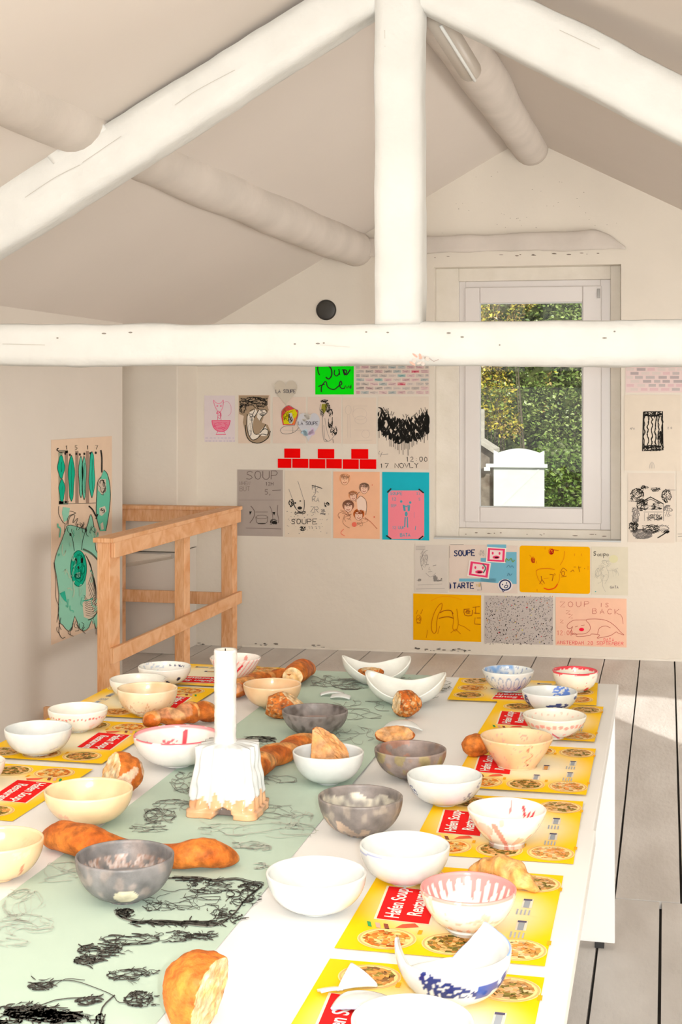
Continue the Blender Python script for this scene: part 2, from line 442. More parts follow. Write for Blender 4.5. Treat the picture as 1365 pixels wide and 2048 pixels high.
# ------------------------------------------------------------------ window
def wrect(mb, u0, z0, u1, z1, d0, d1, col=None):
    mb.prism([wq(u0, z0, d0), wq(u1, z0, d0), wq(u1, z1, d0), wq(u0, z1, d0)], WN*(d1-d0), col)
def ring(mb, o, i, d0, d1):   # o, i = (u0, z0, u1, z1)
    wrect(mb, o[0], o[1], i[0], o[3], d0, d1); wrect(mb, i[2], o[1], o[2], o[3], d0, d1)
    wrect(mb, i[0], o[1], i[2], i[1], d0, d1); wrect(mb, i[0], i[3], i[2], o[3], d0, d1)
def wpd(px, py, d):
    p = wp(px, py, d) - G1; return p.dot(WU), p.z
def rc(x0, y0, x1, y1, d):   # pixel rectangle seen at recess depth d -> (u0, z0, u1, z1)
    a = wpd(x0, y1, d); b = wpd(x1, y0, d); return (a[0], a[1], b[0], b[1])
D1 = -.10; D2 = -.13
win = empty('window_1', wq((u0+u1)/2, zb, 0)); win['kind'] = 'structure'
def wchild(mb, name, mat, bevel=0):
    o = mb.build(name, mat, bevel=bevel); o.parent = win; o.matrix_parent_inverse = Matrix.Translation(-win.location); return o
full = (u0, zb, u1, zt)
fr_o = rc(918, 558, 1222, 1056, D1)
cream_i = fr_o
mb = MB(); ring(mb, (u0-.0, zb, u1, zt), cream_i, D1-.06, D1); wchild(mb, 'casing', M['cream_wood'], .004)
mb = MB(); sash_o = rc(932, 573, 1202, 1042, D2); ring(mb, (fr_o[0]-.0, fr_o[1], fr_o[2], fr_o[3]), sash_o, D2-.05, D2); wchild(mb, 'outer_frame', M['pvc'], .003)
D3 = D2+.012
gl = rc(960, 604, 1166, 1014, D3); so_ = rc(930, 571, 1204, 1044, D3)
mb = MB(); ring(mb, so_, gl, D3-.06, D3); sash = wchild(mb, 'sash', M['pvc'], .006)
def schild(mb, name, mat, bevel=0):
    o = mb.build(name, mat, bevel=bevel); o.parent = sash; return o
mb = MB(); bd = .006; ring(mb, (gl[0], gl[1], gl[2], gl[3]), (gl[0]+bd, gl[1]+bd, gl[2]-bd, gl[3]-bd), D3-.03, D3-.012); schild(mb, 'glazing_bead', M['gate'])
mb = MB(); wrect(mb, gl[0], gl[1], gl[2], gl[3], D3-.036, D3-.032); schild(mb, 'glass_pane', M['glass'])
mb = MB(); h = rc(1195, 577, 1201, 596, D3+.02); wrect(mb, h[0], h[1], h[2], h[3], D2, D3+.012); schild(mb, 'hinge', M['metal'], .002)
mb = MB(); wrect(mb, u0, zb-.004, u1, zb+.006, D1, .006); wchild(mb, 'window_sill', M['gate'], .002)

# lintel beam half sunk in the plaster above the window
def wline(pts, off): return [wp(x, y, off) for x, y in pts]
o = beam('lintel_beam', wline([(700, 478), (860, 473), (1050, 466), (1190, 462), (1218, 470), (1252, 494)], .0), wline([(700, 516), (860, 508), (1050, 503), (1190, 500), (1225, 500), (1252, 501)], .0), WN*.045, M['beam_far'], 60, .010, 4)
tag(o, 'old rounded white painted lintel beam in the gable wall above the window', 'beam')
# ------------------------------------------------------------------ roof timbers
YT = 4.80
def tp(pts, Y=YT): return [hy(x, y, Y) for x, y in pts]
truss = empty('roof_truss', hy(800, 690, YT)); tag(truss, 'white painted roof truss with tie beam and king post across the room', 'roof truss')
def tbeam(*a, **k):
    o = beam(*a, **k); o.parent = truss; o.matrix_parent_inverse = Matrix.Translation(-truss.location); return o
DB = Vector((0, .15, 0))
tbeam('rafter', tp([(790, -118), (597, 0), (420, 112), (215, 238), (-60, 385), (-300, 522)]), tp([(790, -5), (700, 50), (490, 184), (330, 290), (-60, 537), (-300, 690)]), DB, M['beam'], 130, .006)
tbeam('rafter', tp([(800, -140), (1078, 0), (1240, 78), (1365, 146), (1500, 222), (2080, 540)]), tp([(800, -8), (862, 24), (1100, 145), (1365, 284), (1500, 357), (2080, 672)]), DB, M['beam'], 130, .006)
# splice block on the left rafter
tbeam('splice_block', tp([(88, 305), (192, 228)]), tp([(120, 345), (215, 262)]), Vector((0, .14, 0)), M['beam'], 16, .004)
tbeam('king_post', [hy(745, y, YT-.012) for y in (-150, 200, 400, 648)], [hy(842, y, YT-.012) for y in (-150, 200, 400, 648)], Vector((0, .15, 0)), M['beam'], 70, .004)
tbeam('tie_beam', tp([(-300, 650), (300, 646), (745, 645), (850, 641), (1365, 637), (1600, 635), (2080, 634)]), tp([(-300, 730), (300, 731), (745, 730), (850, 730), (1365, 733), (1600, 735), (2080, 736)]), Vector((0, .16, 0)), M['beam'], 170, .006)
# dark nicks and a reddish stain in the paint of the tie beam
ik = Ink(lambda x, y, l: hy(x, y, YT-.0105-.0006*l))
for x, y in [(115, 676), (208, 667), (261, 665), (590, 688), (636, 687), (648, 686), (776, 665), (898, 666), (925, 674), (1000, 690), (1210, 676), (1230, 663), (733, 664)]:
    ik.ell(x, y, 3.5*random.random()+1.5, 1.6, (.25, .23, .2), 8)
ik.line([(5, 688), (90, 690)], 1.0, (.5, .48, .42)); ik.line([(640, 690), (700, 694)], .8, (.6, .58, .52))
for k in range(9): ik.ell(838+random.uniform(-18, 18), 718+random.uniform(-11, 11), random.uniform(3, 8), random.uniform(2, 4), (.72, .42, .34) if k % 2 else (.62, .55, .5), 9, random.random()*3)
ik.line([(858, 716), (868, 723), (878, 719)], 1, (.4, .3, .28))
o = ik.build('paint_chips', truss); o.matrix_parent_inverse = Matrix.Translation(-truss.location)
ik = Ink(lambda x, y, l: hy(x, y, YT-.0115))
for ln in [[(50, 395), (110, 355), (160, 330)], [(165, 325), (243, 272)], [(350, 210), (395, 180), (470, 140)], [(770, 60), (772, 150), (778, 300)], [(782, 330), (785, 420)], [(1120, 60), (1200, 98)]]:
    ik.line(ln, 1.3, (.52, .50, .45), 6)
o = ik.build('timber_cracks', truss); o.matrix_parent_inverse = Matrix.Translation(-truss.location)

def log(name, pts, radii, mat, n=70, res=22, amp=.012):
    P = resample(pts, n); V = []; Fc = []
    for i in range(n):
        t = (P[min(n-1, i+1)]-P[max(0, i-1)]).normalized(); s = Vector((0, 0, 1)).cross(t).normalized(); up = t.cross(s)
        r = radii[0]+(radii[1]-radii[0])*i/(n-1)
        for k in range(res):
            a = 2*PI*k/res; q = P[i] + (s*math.cos(a)+up*math.sin(a))*r; q += (q-P[i]).normalized()*(amp*nz(q, 2)+amp*.25*nz(q, 7)); V.append(q)
    for i in range(n-1):
        for k in range(res):
            a = i*res+k; b = i*res+(k+1) % res; Fc.append((a, b, b+res, a+res))
    Fc += [tuple(range(res))[::-1], tuple(range((n-1)*res, n*res))]
    me = mesh(name, V, Fc); bm = bmesh.new(); bm.from_mesh(me); bmesh.ops.recalc_face_normals(bm, faces=bm.faces); bm.to_mesh(me); bm.free()
    return link(name, me, mat, smooth=True)
def cpt(x, y, dz): return Vector((x, y, ceil_z(x)+dz))
o = log('purlin', [cpt(-2.11, .5, .075), cpt(-2.10, 4.8, .075), cpt(-2.08, 5.5, .06), cpt(-2.0, 7.5, -.02), cpt(-1.94, 8.95, -.06)], (.125, .115), M['beam_far'])
tag(o, 'rough white painted purlin log running along the left roof slope', 'beam')
o = log('ridge_beam', [Vector((-.90, .5, 3.13)), Vector((-.89, 5.0, 3.135)), Vector((-.85, 7.5, 3.15)), Vector((-.83, 8.97, 3.17))], (.12, .105), M['beam_far'])
tag(o, 'rough white painted ridge log running along the top of the roof', 'beam')
# dark crack marks where logs enter the wall
ik = Ink(lambda x, y, l: wp(x, y, .003))
ik.line([(719, 476), (728, 486), (738, 502)], 1.6, (.10, .07, .04)); ik.line([(719, 531), (727, 527)], 1.8, (.10, .07, .04)); ik.line([(1079, 284), (1081, 296), (1080, 312)], 2.6, (.06, .05, .04)); ik.line([(1080, 292), (1086, 294)], 1.2, (.06, .05, .04))
for k in range(60):
    x = random.uniform(860, 1250); y = random.uniform(330, 500)
    if (y-275) > abs(x-1053)*.55+20: ik.ell(x, y, random.uniform(.5, 1.4), random.uniform(.4, .9), (.42, .37, .31), 6)
for a, b in [((1220, 506), (870, 514)), ((1214, 1071), (905, 1066))]:
    for k in range(14):
        t = random.random(); ik.ell(a[0]+(b[0]-a[0])*t, a[1]+(b[1]-a[1])*t + random.uniform(-2, 2), random.uniform(1, 6), random.uniform(.5, 1.1), (.25, .2, .16), 7)
for x0 in (396, 520, 545, 640, 845, 870, 900, 930):
    for k in range(7): ik.ell(x0+random.uniform(-14, 14), 1291+(x0-500)*.026+random.uniform(-5, 3), random.uniform(1, 5), random.uniform(.5, 1.4), random.choice([(.22, .19, .16), (.45, .42, .38), (.1, .09, .08)]), 7)
struct(ik.build('trim_5', None))
# tube along the ridge
t0 = hx(868, 52, -.93); t1 = hx(945, 152, -.93)
t0 = hy(874, 34, 5.0); t1 = hy(945, 148, 5.55)
tb = empty('tube_light', t1); tag(tb, 'long translucent tube light hanging under the ridge log', 'light')
def tube_mesh(name, a, b, r, mat, par, dome=True):
    n = 10; P = [a] + [b]; d = (b-a).normalized(); s = Vector((0, 0, 1)).cross(d).normalized(); up = d.cross(s); V = []; Fc = []; res = 18
    secs = [(a, r)] + [(b - d*r + d*r*math.sin(k/6*PI/2), r*math.cos(k/6*PI/2)+.0005) for k in range(7)]
    for c, rr in secs:
        for k in range(res): V.append(c + (s*math.cos(2*PI*k/res)+up*math.sin(2*PI*k/res))*rr)
    for i in range(len(secs)-1):
        for k in range(res): Fc.append((i*res+k, i*res+(k+1) % res, (i+1)*res+(k+1) % res, (i+1)*res+k))
    Fc += [tuple(range(res))[::-1]]
    o = link(name, mesh(name, V, Fc), mat, par, True); o.matrix_parent_inverse = Matrix.Translation(-par.location); return o
m, N, L, b = newmat('tube_plastic'); b.inputs['Base Color'].default_value = (.55, .49, .42, 1); b.inputs['Roughness'].default_value = .3; b.inputs['Alpha'].default_value = .75; M['tube'] = m
tdir = (t1-t0).normalized()
tube_mesh('tube_cover', t0-tdir*.01, t1, .045, M['tube'], tb); tube_mesh('lamp_strip', t0+Vector((.02, -.03, -.042)), t1+Vector((.02, -.03, -.042))-tdir*.02, .006, M['beam'], tb)
# round black vent in the gable wall
c = wp(653, 620, 0); vc = empty('vent_cover', c); tag(vc, 'round black vent cover high on the wall left of the king post', 'vent')
def disc(name, c, r, d0, d1, mat, par, inner=0, n=40):
    mb = MB(); U = WU; Z = Vector((0, 0, 1)); V = []
    for rr, dd in ((r, d0), (r, d1), (r*.93 if not inner else inner, d1+.001 if not inner else d1), ) + (((inner, d0),) if inner else ((r*.5, d1+.003),)):
        for k in range(n): V.append(c + U*math.cos(2*PI*k/n)*rr + Z*math.sin(2*PI*k/n)*rr + WN*dd)
    Fc = []
    for i in range(3):
        for k in range(n): Fc.append((i*n+k, i*n+(k+1) % n, (i+1)*n+(k+1) % n, (i+1)*n+k))
    if not inner: Fc.append(tuple(range(3*n, 4*n)))
    o = link(name, mesh(name, V, Fc), mat, par, True); o.matrix_parent_inverse = Matrix.Translation(-par.location); return o
disc('rim', c, .066, 0, .006, M['black'], vc, .060); disc('disc', c, .061, 0, .004, M['black'], vc)

# ================================================================== OUTSIDE
GD = -.95        # garden level
mb = MB(); mb.box((-14, 9.6, GD-.2), (6, 34, GD)); struct(mb.build('trim_6', M['soil']))
def gp(px, py, Y): return hy(px, py, Y)
YG = 19.0
gate = empty('garden_gate', gp(1038, 1020, YG)); tag(gate, 'white arched wooden garden gate outside the window', 'gate')
def gchild(mb, name, mat, bevel=0):
    o = mb.build(name, mat, gate, bevel=bevel); o.matrix_parent_inverse = Matrix.Translation(-gate.location); return o
a = gp(988, 905, YG); b = gp(1089, 905, YG); zt2 = gp(1038, 900, YG).z; zs = gp(988, 908, YG).z
poly = [Vector((a.x, YG, GD)), Vector((b.x, YG, GD)), Vector((b.x, YG, zs+.05)), Vector((b.x-.06, YG, zs+.02))]
for k in range(13):
    t = 1-k/12; poly.append(Vector((a.x+.06+(b.x-a.x-.12)*t, YG, zs+.02+(zt2-zs)*math.sin(PI*t))))
poly.append(Vector((a.x, YG, zs+.05)))
mb = MB(); mb.prism(poly, (0, .05, 0)); gchild(mb, 'door_panel', M['gate'])
mb = MB(); r1 = gp(973, 930, YG); r2 = gp(1096, 930, YG); mb.box((r1.x, YG-.05, r1.z-.03), (r2.x, YG-.005, r1.z+.02)); gchild(mb, 'cross_bar', M['gate'], .006)
mb = MB(); p = gp(1000, 1016, YG-.012); q = gp(1083, 936, YG-.012); w = Vector((-.014, 0, .014))
mb.prism([p, p+w, q+w, q], (0, .01, 0)); gchild(mb, 'diagonal_brace', M['gate'])
mb = MB(); h = gp(974, 937, YG); mb.box((h.x-.03, YG-.06, h.z-.03), (h.x+.05, YG-.01, h.z+.02)); gchild(mb, 'latch', M['gate'], .005)
# stone pillar with sloping cap
p0 = gp(940, 890, YG); p1 = gp(984, 890, YG); zc = gp(960, 888, YG).z; zr = gp(960, 900, YG).z
mb = MB(); mb.prism([Vector((p0.x, YG+.1, GD)), Vector((p1.x, YG+.1, GD)), Vector((p1.x, YG+.1, zr-.02)), Vector((p0.x+.15, YG+.1, zc)), Vector((p0.x, YG+.1, zc))], (0, .6, 0))
pil = mb.build('stone_pillar', M['stone'], bevel=.02); tag(pil, 'rough grey stone pillar beside the white garden gate', 'pillar')
c1 = gp(985, 902, YG); c2 = gp(958, 884, YG)
mb = MB(); mb.prism([Vector((c1.x+.02, YG, c1.z-.03)), Vector((c1.x+.02, YG, c1.z+.02)), Vector((c2.x, YG, c2.z+.03)), Vector((c2.x, YG, c2.z-.02))], (0, .7, 0)); mb.build('capstone', M['pale_stone'], pil)
# thin post behind the pillar
a = gp(962, 880, 19.8); b = gp(969, 818, 19.8)
mb = MB(); mb.box((a.x, 19.8, GD), (b.x, 19.86, b.z)); o = mb.build('fence_post', M['pale_stone']); tag(o, 'thin pale post rising behind the stone pillar', 'post')
# hedges of separate leaves
def leaf_mass(name, cx, cy, z0, z1, rx, ry, n, cols, seed, size=.05, zfade=None, soft=False):
    rnd = random.Random(seed); V = []; Fc = []; C = []
    for k in range(n):
        u = rnd.uniform(-1, 1); v = rnd.random(); dep = rnd.random()
        x = cx+u*rx; z = z0+(z1-z0)*v
        if soft and noise.noise(Vector((x*2.2, z*2.2, 7)))*.9+.85-max(abs(u), 1-v*4) < rnd.random()*.45: continue
        bump = .5*noise.noise(Vector((x*1.1, z*1.1, seed)))+.28*noise.noise(Vector((x*3, z*3, seed+4)))
        y = cy-ry*math.sqrt(max(0, 1-u*u*.7))*(.55+.45*math.sin(PI*min(1, v*.8+.2))) - bump*.9 + dep**2*.6
        c = cols[0] if zfade is None else None
        w = noise.noise(Vector((x*1.5+seed, y, z*1.5)))
        cc = cols[min(len(cols)-1, int((w*.5+.5)*len(cols)*.9 + rnd.random()*1.6))]
        kk = rnd.uniform(.7, 1.25); cc = tuple(min(.9, q*kk) for q in cc)
        d = Vector((rnd.gauss(0, 1), -abs(rnd.gauss(0, .7)), rnd.gauss(0, .6))).normalized(); t = Vector((rnd.gauss(0, 1), rnd.gauss(0, .5), rnd.gauss(0, 1)))
        s = d.cross(t).normalized(); s_ = size*rnd.uniform(.6, 1.4); up = s.cross(d).normalized()
        p = Vector((x, y, z)); i = len(V)
        V += [p, p+d*s_*.6+s*s_*.38, p+d*s_*1.4, p+d*s_*.6-s*s_*.38+up*s_*.1]
        Fc += [(i, i+1, i+2), (i, i+2, i+3)]; C += [cc, cc]
    return V, Fc, C
def bush(name, label, *a, **k):
    root = empty(name, (a[0], a[1], GD)); tag(root, label, 'hedge' if 'hedge' in name else 'bush')
    V, Fc, C = leaf_mass(name, *a, **k)
    lo = Vector((a[0], a[1], GD)); o = link('foliage', mesh('foliage', [v-lo for v in V], Fc, C), M['leaf'], root); o['kind'] = 'stuff'
    # twiggy core
    P = []; mb = MB()
    for i in range(26):
        x = random.uniform(-.8, .8)*a[4]; z1 = (a[3]-GD)*random.uniform(.6, .95); w = random.uniform(.012, .03)
        x2 = x+random.uniform(-.3, .3)
        mb.add([(x-w, .3, 0), (x+w, .3, 0), (x2+w*.3, .1, z1), (x2-w*.3, .1, z1), (x, .3+w, 0), (x2, .1+w, z1)], [(0,1,2,3), (1,4,5,2), (4,0,3,5)])
    mb.build('branches', M['bark'], root)
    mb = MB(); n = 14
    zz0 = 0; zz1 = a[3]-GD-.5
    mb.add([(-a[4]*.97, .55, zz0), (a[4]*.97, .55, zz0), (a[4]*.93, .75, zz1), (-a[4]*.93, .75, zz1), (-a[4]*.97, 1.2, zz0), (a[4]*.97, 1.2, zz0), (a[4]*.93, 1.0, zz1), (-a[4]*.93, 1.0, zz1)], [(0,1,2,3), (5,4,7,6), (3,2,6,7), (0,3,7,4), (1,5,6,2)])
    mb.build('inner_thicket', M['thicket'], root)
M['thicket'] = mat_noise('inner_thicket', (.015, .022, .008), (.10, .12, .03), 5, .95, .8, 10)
GR = [(.05, .10, .02), (.11, .19, .035), (.18, .27, .06), (.27, .34, .10), (.10, .16, .05)]
YE = [(.14, .16, .03), (.20, .26, .05), (.50, .42, .05), (.30, .20, .06), (.38, .36, .06), (.13, .18, .04)]
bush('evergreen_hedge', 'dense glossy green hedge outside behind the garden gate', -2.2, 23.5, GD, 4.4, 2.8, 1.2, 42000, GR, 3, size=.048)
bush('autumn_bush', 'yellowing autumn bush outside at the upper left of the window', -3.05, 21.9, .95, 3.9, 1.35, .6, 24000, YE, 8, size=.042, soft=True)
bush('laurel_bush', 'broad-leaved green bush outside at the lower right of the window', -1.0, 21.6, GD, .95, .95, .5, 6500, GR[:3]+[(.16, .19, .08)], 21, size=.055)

# ================================================================== RAILING
rl = empty('stair_railing', (-2.59, 7.4, 0)); tag(rl, 'L-shaped pine stair railing by the left wall behind the table', 'railing')
def rbox(name, lo, hi, bevel=.003):
    c = Vector([(a+b)/2 for a, b in zip(lo, hi)])
    mb = MB(); mb.box([a-q for a, q in zip(lo, c)], [b-q for b, q in zip(hi, c)])
    o = mb.build(name, M['pine'], rl, bevel=bevel); o.location = c - rl.location
    return o
HT = .945
XP = -2.585
rbox('post', (XP-.065, 6.36, 0), (XP, 6.49, HT-.022))
ym = hx(365, 1000, XP-.03).y
rbox('post', (XP-.06, ym-.045, 0), (XP-.002, ym+.05, HT-.022))
rbox('post', (XP-.075, 8.33, 0), (XP-.0, 8.42, HT-.022))
rbox('post', (-3.375, 8.33, 0), (-3.315, 8.42, HT-.022))
rbox('top_rail', (XP-.075, 6.33, HT-.022), (XP+.028, 8.44, HT))
rbox('top_rail', (-3.385, 8.325, HT-.022), (XP-.075, 8.43, HT))
rbox('side_board', (XP, 6.37, HT-.098), (XP+.022, 8.43, HT-.022))
rbox('side_board', (-3.31, 8.345, HT-.098), (XP-.075, 8.375, HT-.022))
rbox('lower_rail', (XP, 6.355, .345), (XP+.022, 8.45, .42))
rbox('lower_rail', (-3.32, 8.345, .345), (XP-.075, 8.37, .42))
rbox('kick_board', (-3.0, 6.50, 0), (XP-.065, 6.53, .09))

# ================================================================== TABLES
TH = .74
def table(name, label, x0, x1, y0, y1, z, legs):
    t = empty(name, ((x0+x1)/2, (y0+y1)/2, 0)); tag(t, label, 'table')
    L0 = t.location
    def b(nm, lo, hi, mat, bev=.002):
        mb = MB(); mb.box(lo, hi); o = mb.build(nm, mat, t, bevel=bev); o.matrix_parent_inverse = Matrix.Translation(-L0); return o
    b('tabletop', (x0, y0, z-.032), (x1, y1, z), M['table'], .003)
    for (ya, yb) in legs:
        lg = b('leg_panel', (x0+.04, ya, .018), (x1-.005 if ya > 4 else x1-.06, yb, z-.034), M['table'])
        for xf in (x0+.12, x1-.048):
            f = b('foot', (xf-.015, ya+.002, .0), (xf+.012, yb-.002, .018), M['rubber'], .001); f.parent = lg; f.matrix_parent_inverse = Matrix.Identity(4)
    return t
table('dining_table', 'white table nearest the window wall, half of the long banquet table', -1.63, -.1435, 2.885, 4.39, TH, [(4.22, 4.25), (2.95, 2.98)])
table('dining_table', 'white table nearest the camera, carrying the large empty white bowl', -1.63, -.139, .9, 2.881, TH+.003, [(1.2, 1.23)])
TN = TH+.003   # surface height used for everything lying on the tables
# green paper runner
RX0, RX1 = -1.11, -.685
rn = MB(); n = 60; V = []; Fc = []
for i in range(n+1):
    y = 1.35+(4.378-1.35)*i/n
    for x in (RX0+.004*nz((0, y*2, 0)), (RX0+RX1)/2, RX1+.004*nz((5, y*2, 0))):
        V.append((x, y, TN+.0012+.0006*nz((x, y*4, 2))))
for i in range(n):
    for k in range(2): q = i*3+k; Fc.append((q, q+1, q+4, q+3))
runner = link('table_runner', mesh('table_runner', V, Fc), mat_noise('pale_green_paper', near(184, 206, 190), near(194, 215, 200), 3, .8), smooth=True)
tag(runner, 'long pale green paper runner with charcoal drawings down the table middle', 'table runner')
ik = Ink(lambda x, y, l: hz(x, y, TN+.0028))
K = (.085, .08, .07); Kg = (.30, .31, .27); Kl = (.50, .53, .46)
S = 3
# heavy scribbles near the camera
ik.line([(80, 1977), (110, 1962), (150, 1962), (190, 1975), (225, 1990), (240, 2005), (280, 2000), (300, 1985)], 1.6, K, S)
ik.line([(85, 1975), (70, 1968), (100, 1975), (130, 1958), (170, 1960)], 1.3, K, S)
for cx, cy, rx, ry, nn, w in [(80, 1972, 26, 9, 12, 2.2), (278, 1998, 30, 16, 18, 2.2), (170, 2003, 22, 7, 10, 2.5), (60, 2025, 55, 14, 34, 3.0), (110, 2035, 60, 12, 26, 3.0), (20, 2040, 26, 12, 12, 3),
                              (200, 2045, 12, 18, 6, 2.5), (255, 1950, 42, 12, 16, 1.5), (200, 1900, 45, 14, 20, 1.9), (260, 1878, 60, 12, 18, 1.4), (350, 1872, 40, 12, 14, 1.4), (395, 1872, 30, 6, 9, 1.8), (170, 1920, 24, 9, 12, 2.4), (345, 1950, 14, 16, 6, 1.3), (290, 1940, 30, 12, 9, 1.1)]:
    ik.scrib(cx, cy, rx, ry, nn, w, K, .3)
ik.line([(230, 1990), (205, 2015), (200, 2048)], 3.2, K, S); ik.line([(40, 2030), (110, 2000), (180, 1995)], 2, K, S)
# big outline next to the grey bowl
out = [(232, 1818), (240, 1832), (275, 1843), (320, 1843), (365, 1846), (410, 1851), (440, 1848), (470, 1826), (490, 1800), (512, 1782), (525, 1768), (500, 1765), (470, 1758), (430, 1762), (400, 1757), (345, 1755)]
ik.line(out, 3.0, K, S); ik.line([(p[0]+3, p[1]-3) for p in out], 1.2, K, S); ik.line([(p[0]-4, p[1]+1.5) for p in out[:9]], 1.4, Kg, S)
for cx, cy, rx, ry, nn, w in [(250, 1826, 22, 9, 14, 2), (420, 1775, 50, 12, 12, 1.1), (480, 1795, 30, 18, 14, 1.4), (500, 1775, 24, 8, 14, 1.6), (300, 1808, 26, 14, 9, 1.1), (380, 1800, 70, 22, 16, .8), (435, 1820, 22, 12, 9, 1), (345, 1845, 90, 4, 16, 1.6), (460, 1832, 26, 12, 12, 1.8), (370, 1758, 40, 5, 10, 1.4), (410, 1765, 26, 8, 10, 1.2)]:
    ik.scrib(cx, cy, rx, ry, nn, w, K, .3)
for cx, cy, rx, ry, nn, w, ln, ang in [(60, 2022, 55, 13, 120, 2.6, 16, -.3), (110, 2034, 60, 10, 90, 2.6, 16, -.2), (80, 1968, 24, 8, 40, 2.2, 14, -.3), (278, 1998, 30, 14, 60, 2.2, 12, .5), (178, 1998, 16, 6, 40, 3, 12, .1), (200, 2040, 8, 14, 20, 2.4, 14, 1.4),
        (172, 1919, 24, 8, 40, 2.6, 18, -.4), (225, 1895, 30, 10, 36, 2, 14, -.4), (250, 1952, 36, 9, 34, 1.6, 14, -.2), (410, 1872, 14, 6, 34, 2.0, 12, -.3), (365, 1872, 30, 10, 26, 1.5, 12, 1.0), (345, 1950, 12, 14, 16, 1.3, 12, -.9),
        (242, 1826, 12, 7, 40, 2.4, 10, .6), (345, 1846, 90, 3, 60, 2.4, 18, .02), (455, 1838, 26, 7, 40, 2.2, 14, -.6), (495, 1795, 22, 12, 50, 1.8, 12, -.9), (500, 1772, 22, 6, 40, 1.8, 12, -.2), (415, 1764, 40, 5, 40, 1.6, 12, 0), (300, 1812, 16, 10, 16, 1.2, 10, -1)]:
    ik.brush(cx, cy, rx*1.15, ry*1.25, int(nn*.65), w*.8, K, ln*1.15, ang)
# pale pencil work
for cx, cy, rx, ry, nn in [(50, 1810, 45, 35, 18), (50, 1850, 60, 25, 16), (20, 1885, 40, 10, 8), (130, 1745, 60, 22, 10), (500, 1690, 40, 8, 12), (520, 1695, 26, 7, 16), (520, 1732, 20, 7, 10), (600, 1640, 30, 22, 8), (560, 1660, 80, 18, 10), (450, 1660, 60, 14, 9)]:
    ik.scrib(cx, cy, rx, ry, nn, .9, Kl, .4)
for cx, cy, rx, ry, nn, w in [(320, 1632, 34, 16, 28, 1.1), (345, 1610, 40, 12, 14, 1), (370, 1565, 30, 22, 14, .9), (300, 1655, 40, 9, 10, .9), (520, 1478, 35, 6, 20, 1.2), (500, 1490, 40, 14, 14, .8), (555, 1560, 40, 10, 8, .7), (540, 1625, 50, 16, 10, .7),
                              (700, 1368, 40, 12, 22, .8), (650, 1362, 30, 12, 12, .7), (870, 1370, 34, 14, 16, .8), (850, 1392, 30, 8, 10, .8), (800, 1362, 40, 8, 10, .7), (640, 1420, 20, 14, 8, .7), (720, 1420, 60, 20, 12, .6), (700, 1470, 50, 20, 9, .6)]:
    ik.scrib(cx, cy, rx, ry, nn, w, Kg, .35)
ik.line([(490, 1478), (505, 1473), (530, 1476), (552, 1484)], 1.8, K, S)
ik.line([(365, 1600), (400, 1640), (440, 1660), (480, 1690)], .8, Kl, S); ik.line([(95, 1755), (180, 1740), (230, 1770)], 1, Kl, S)
ik.build('charcoal_drawing', runner)

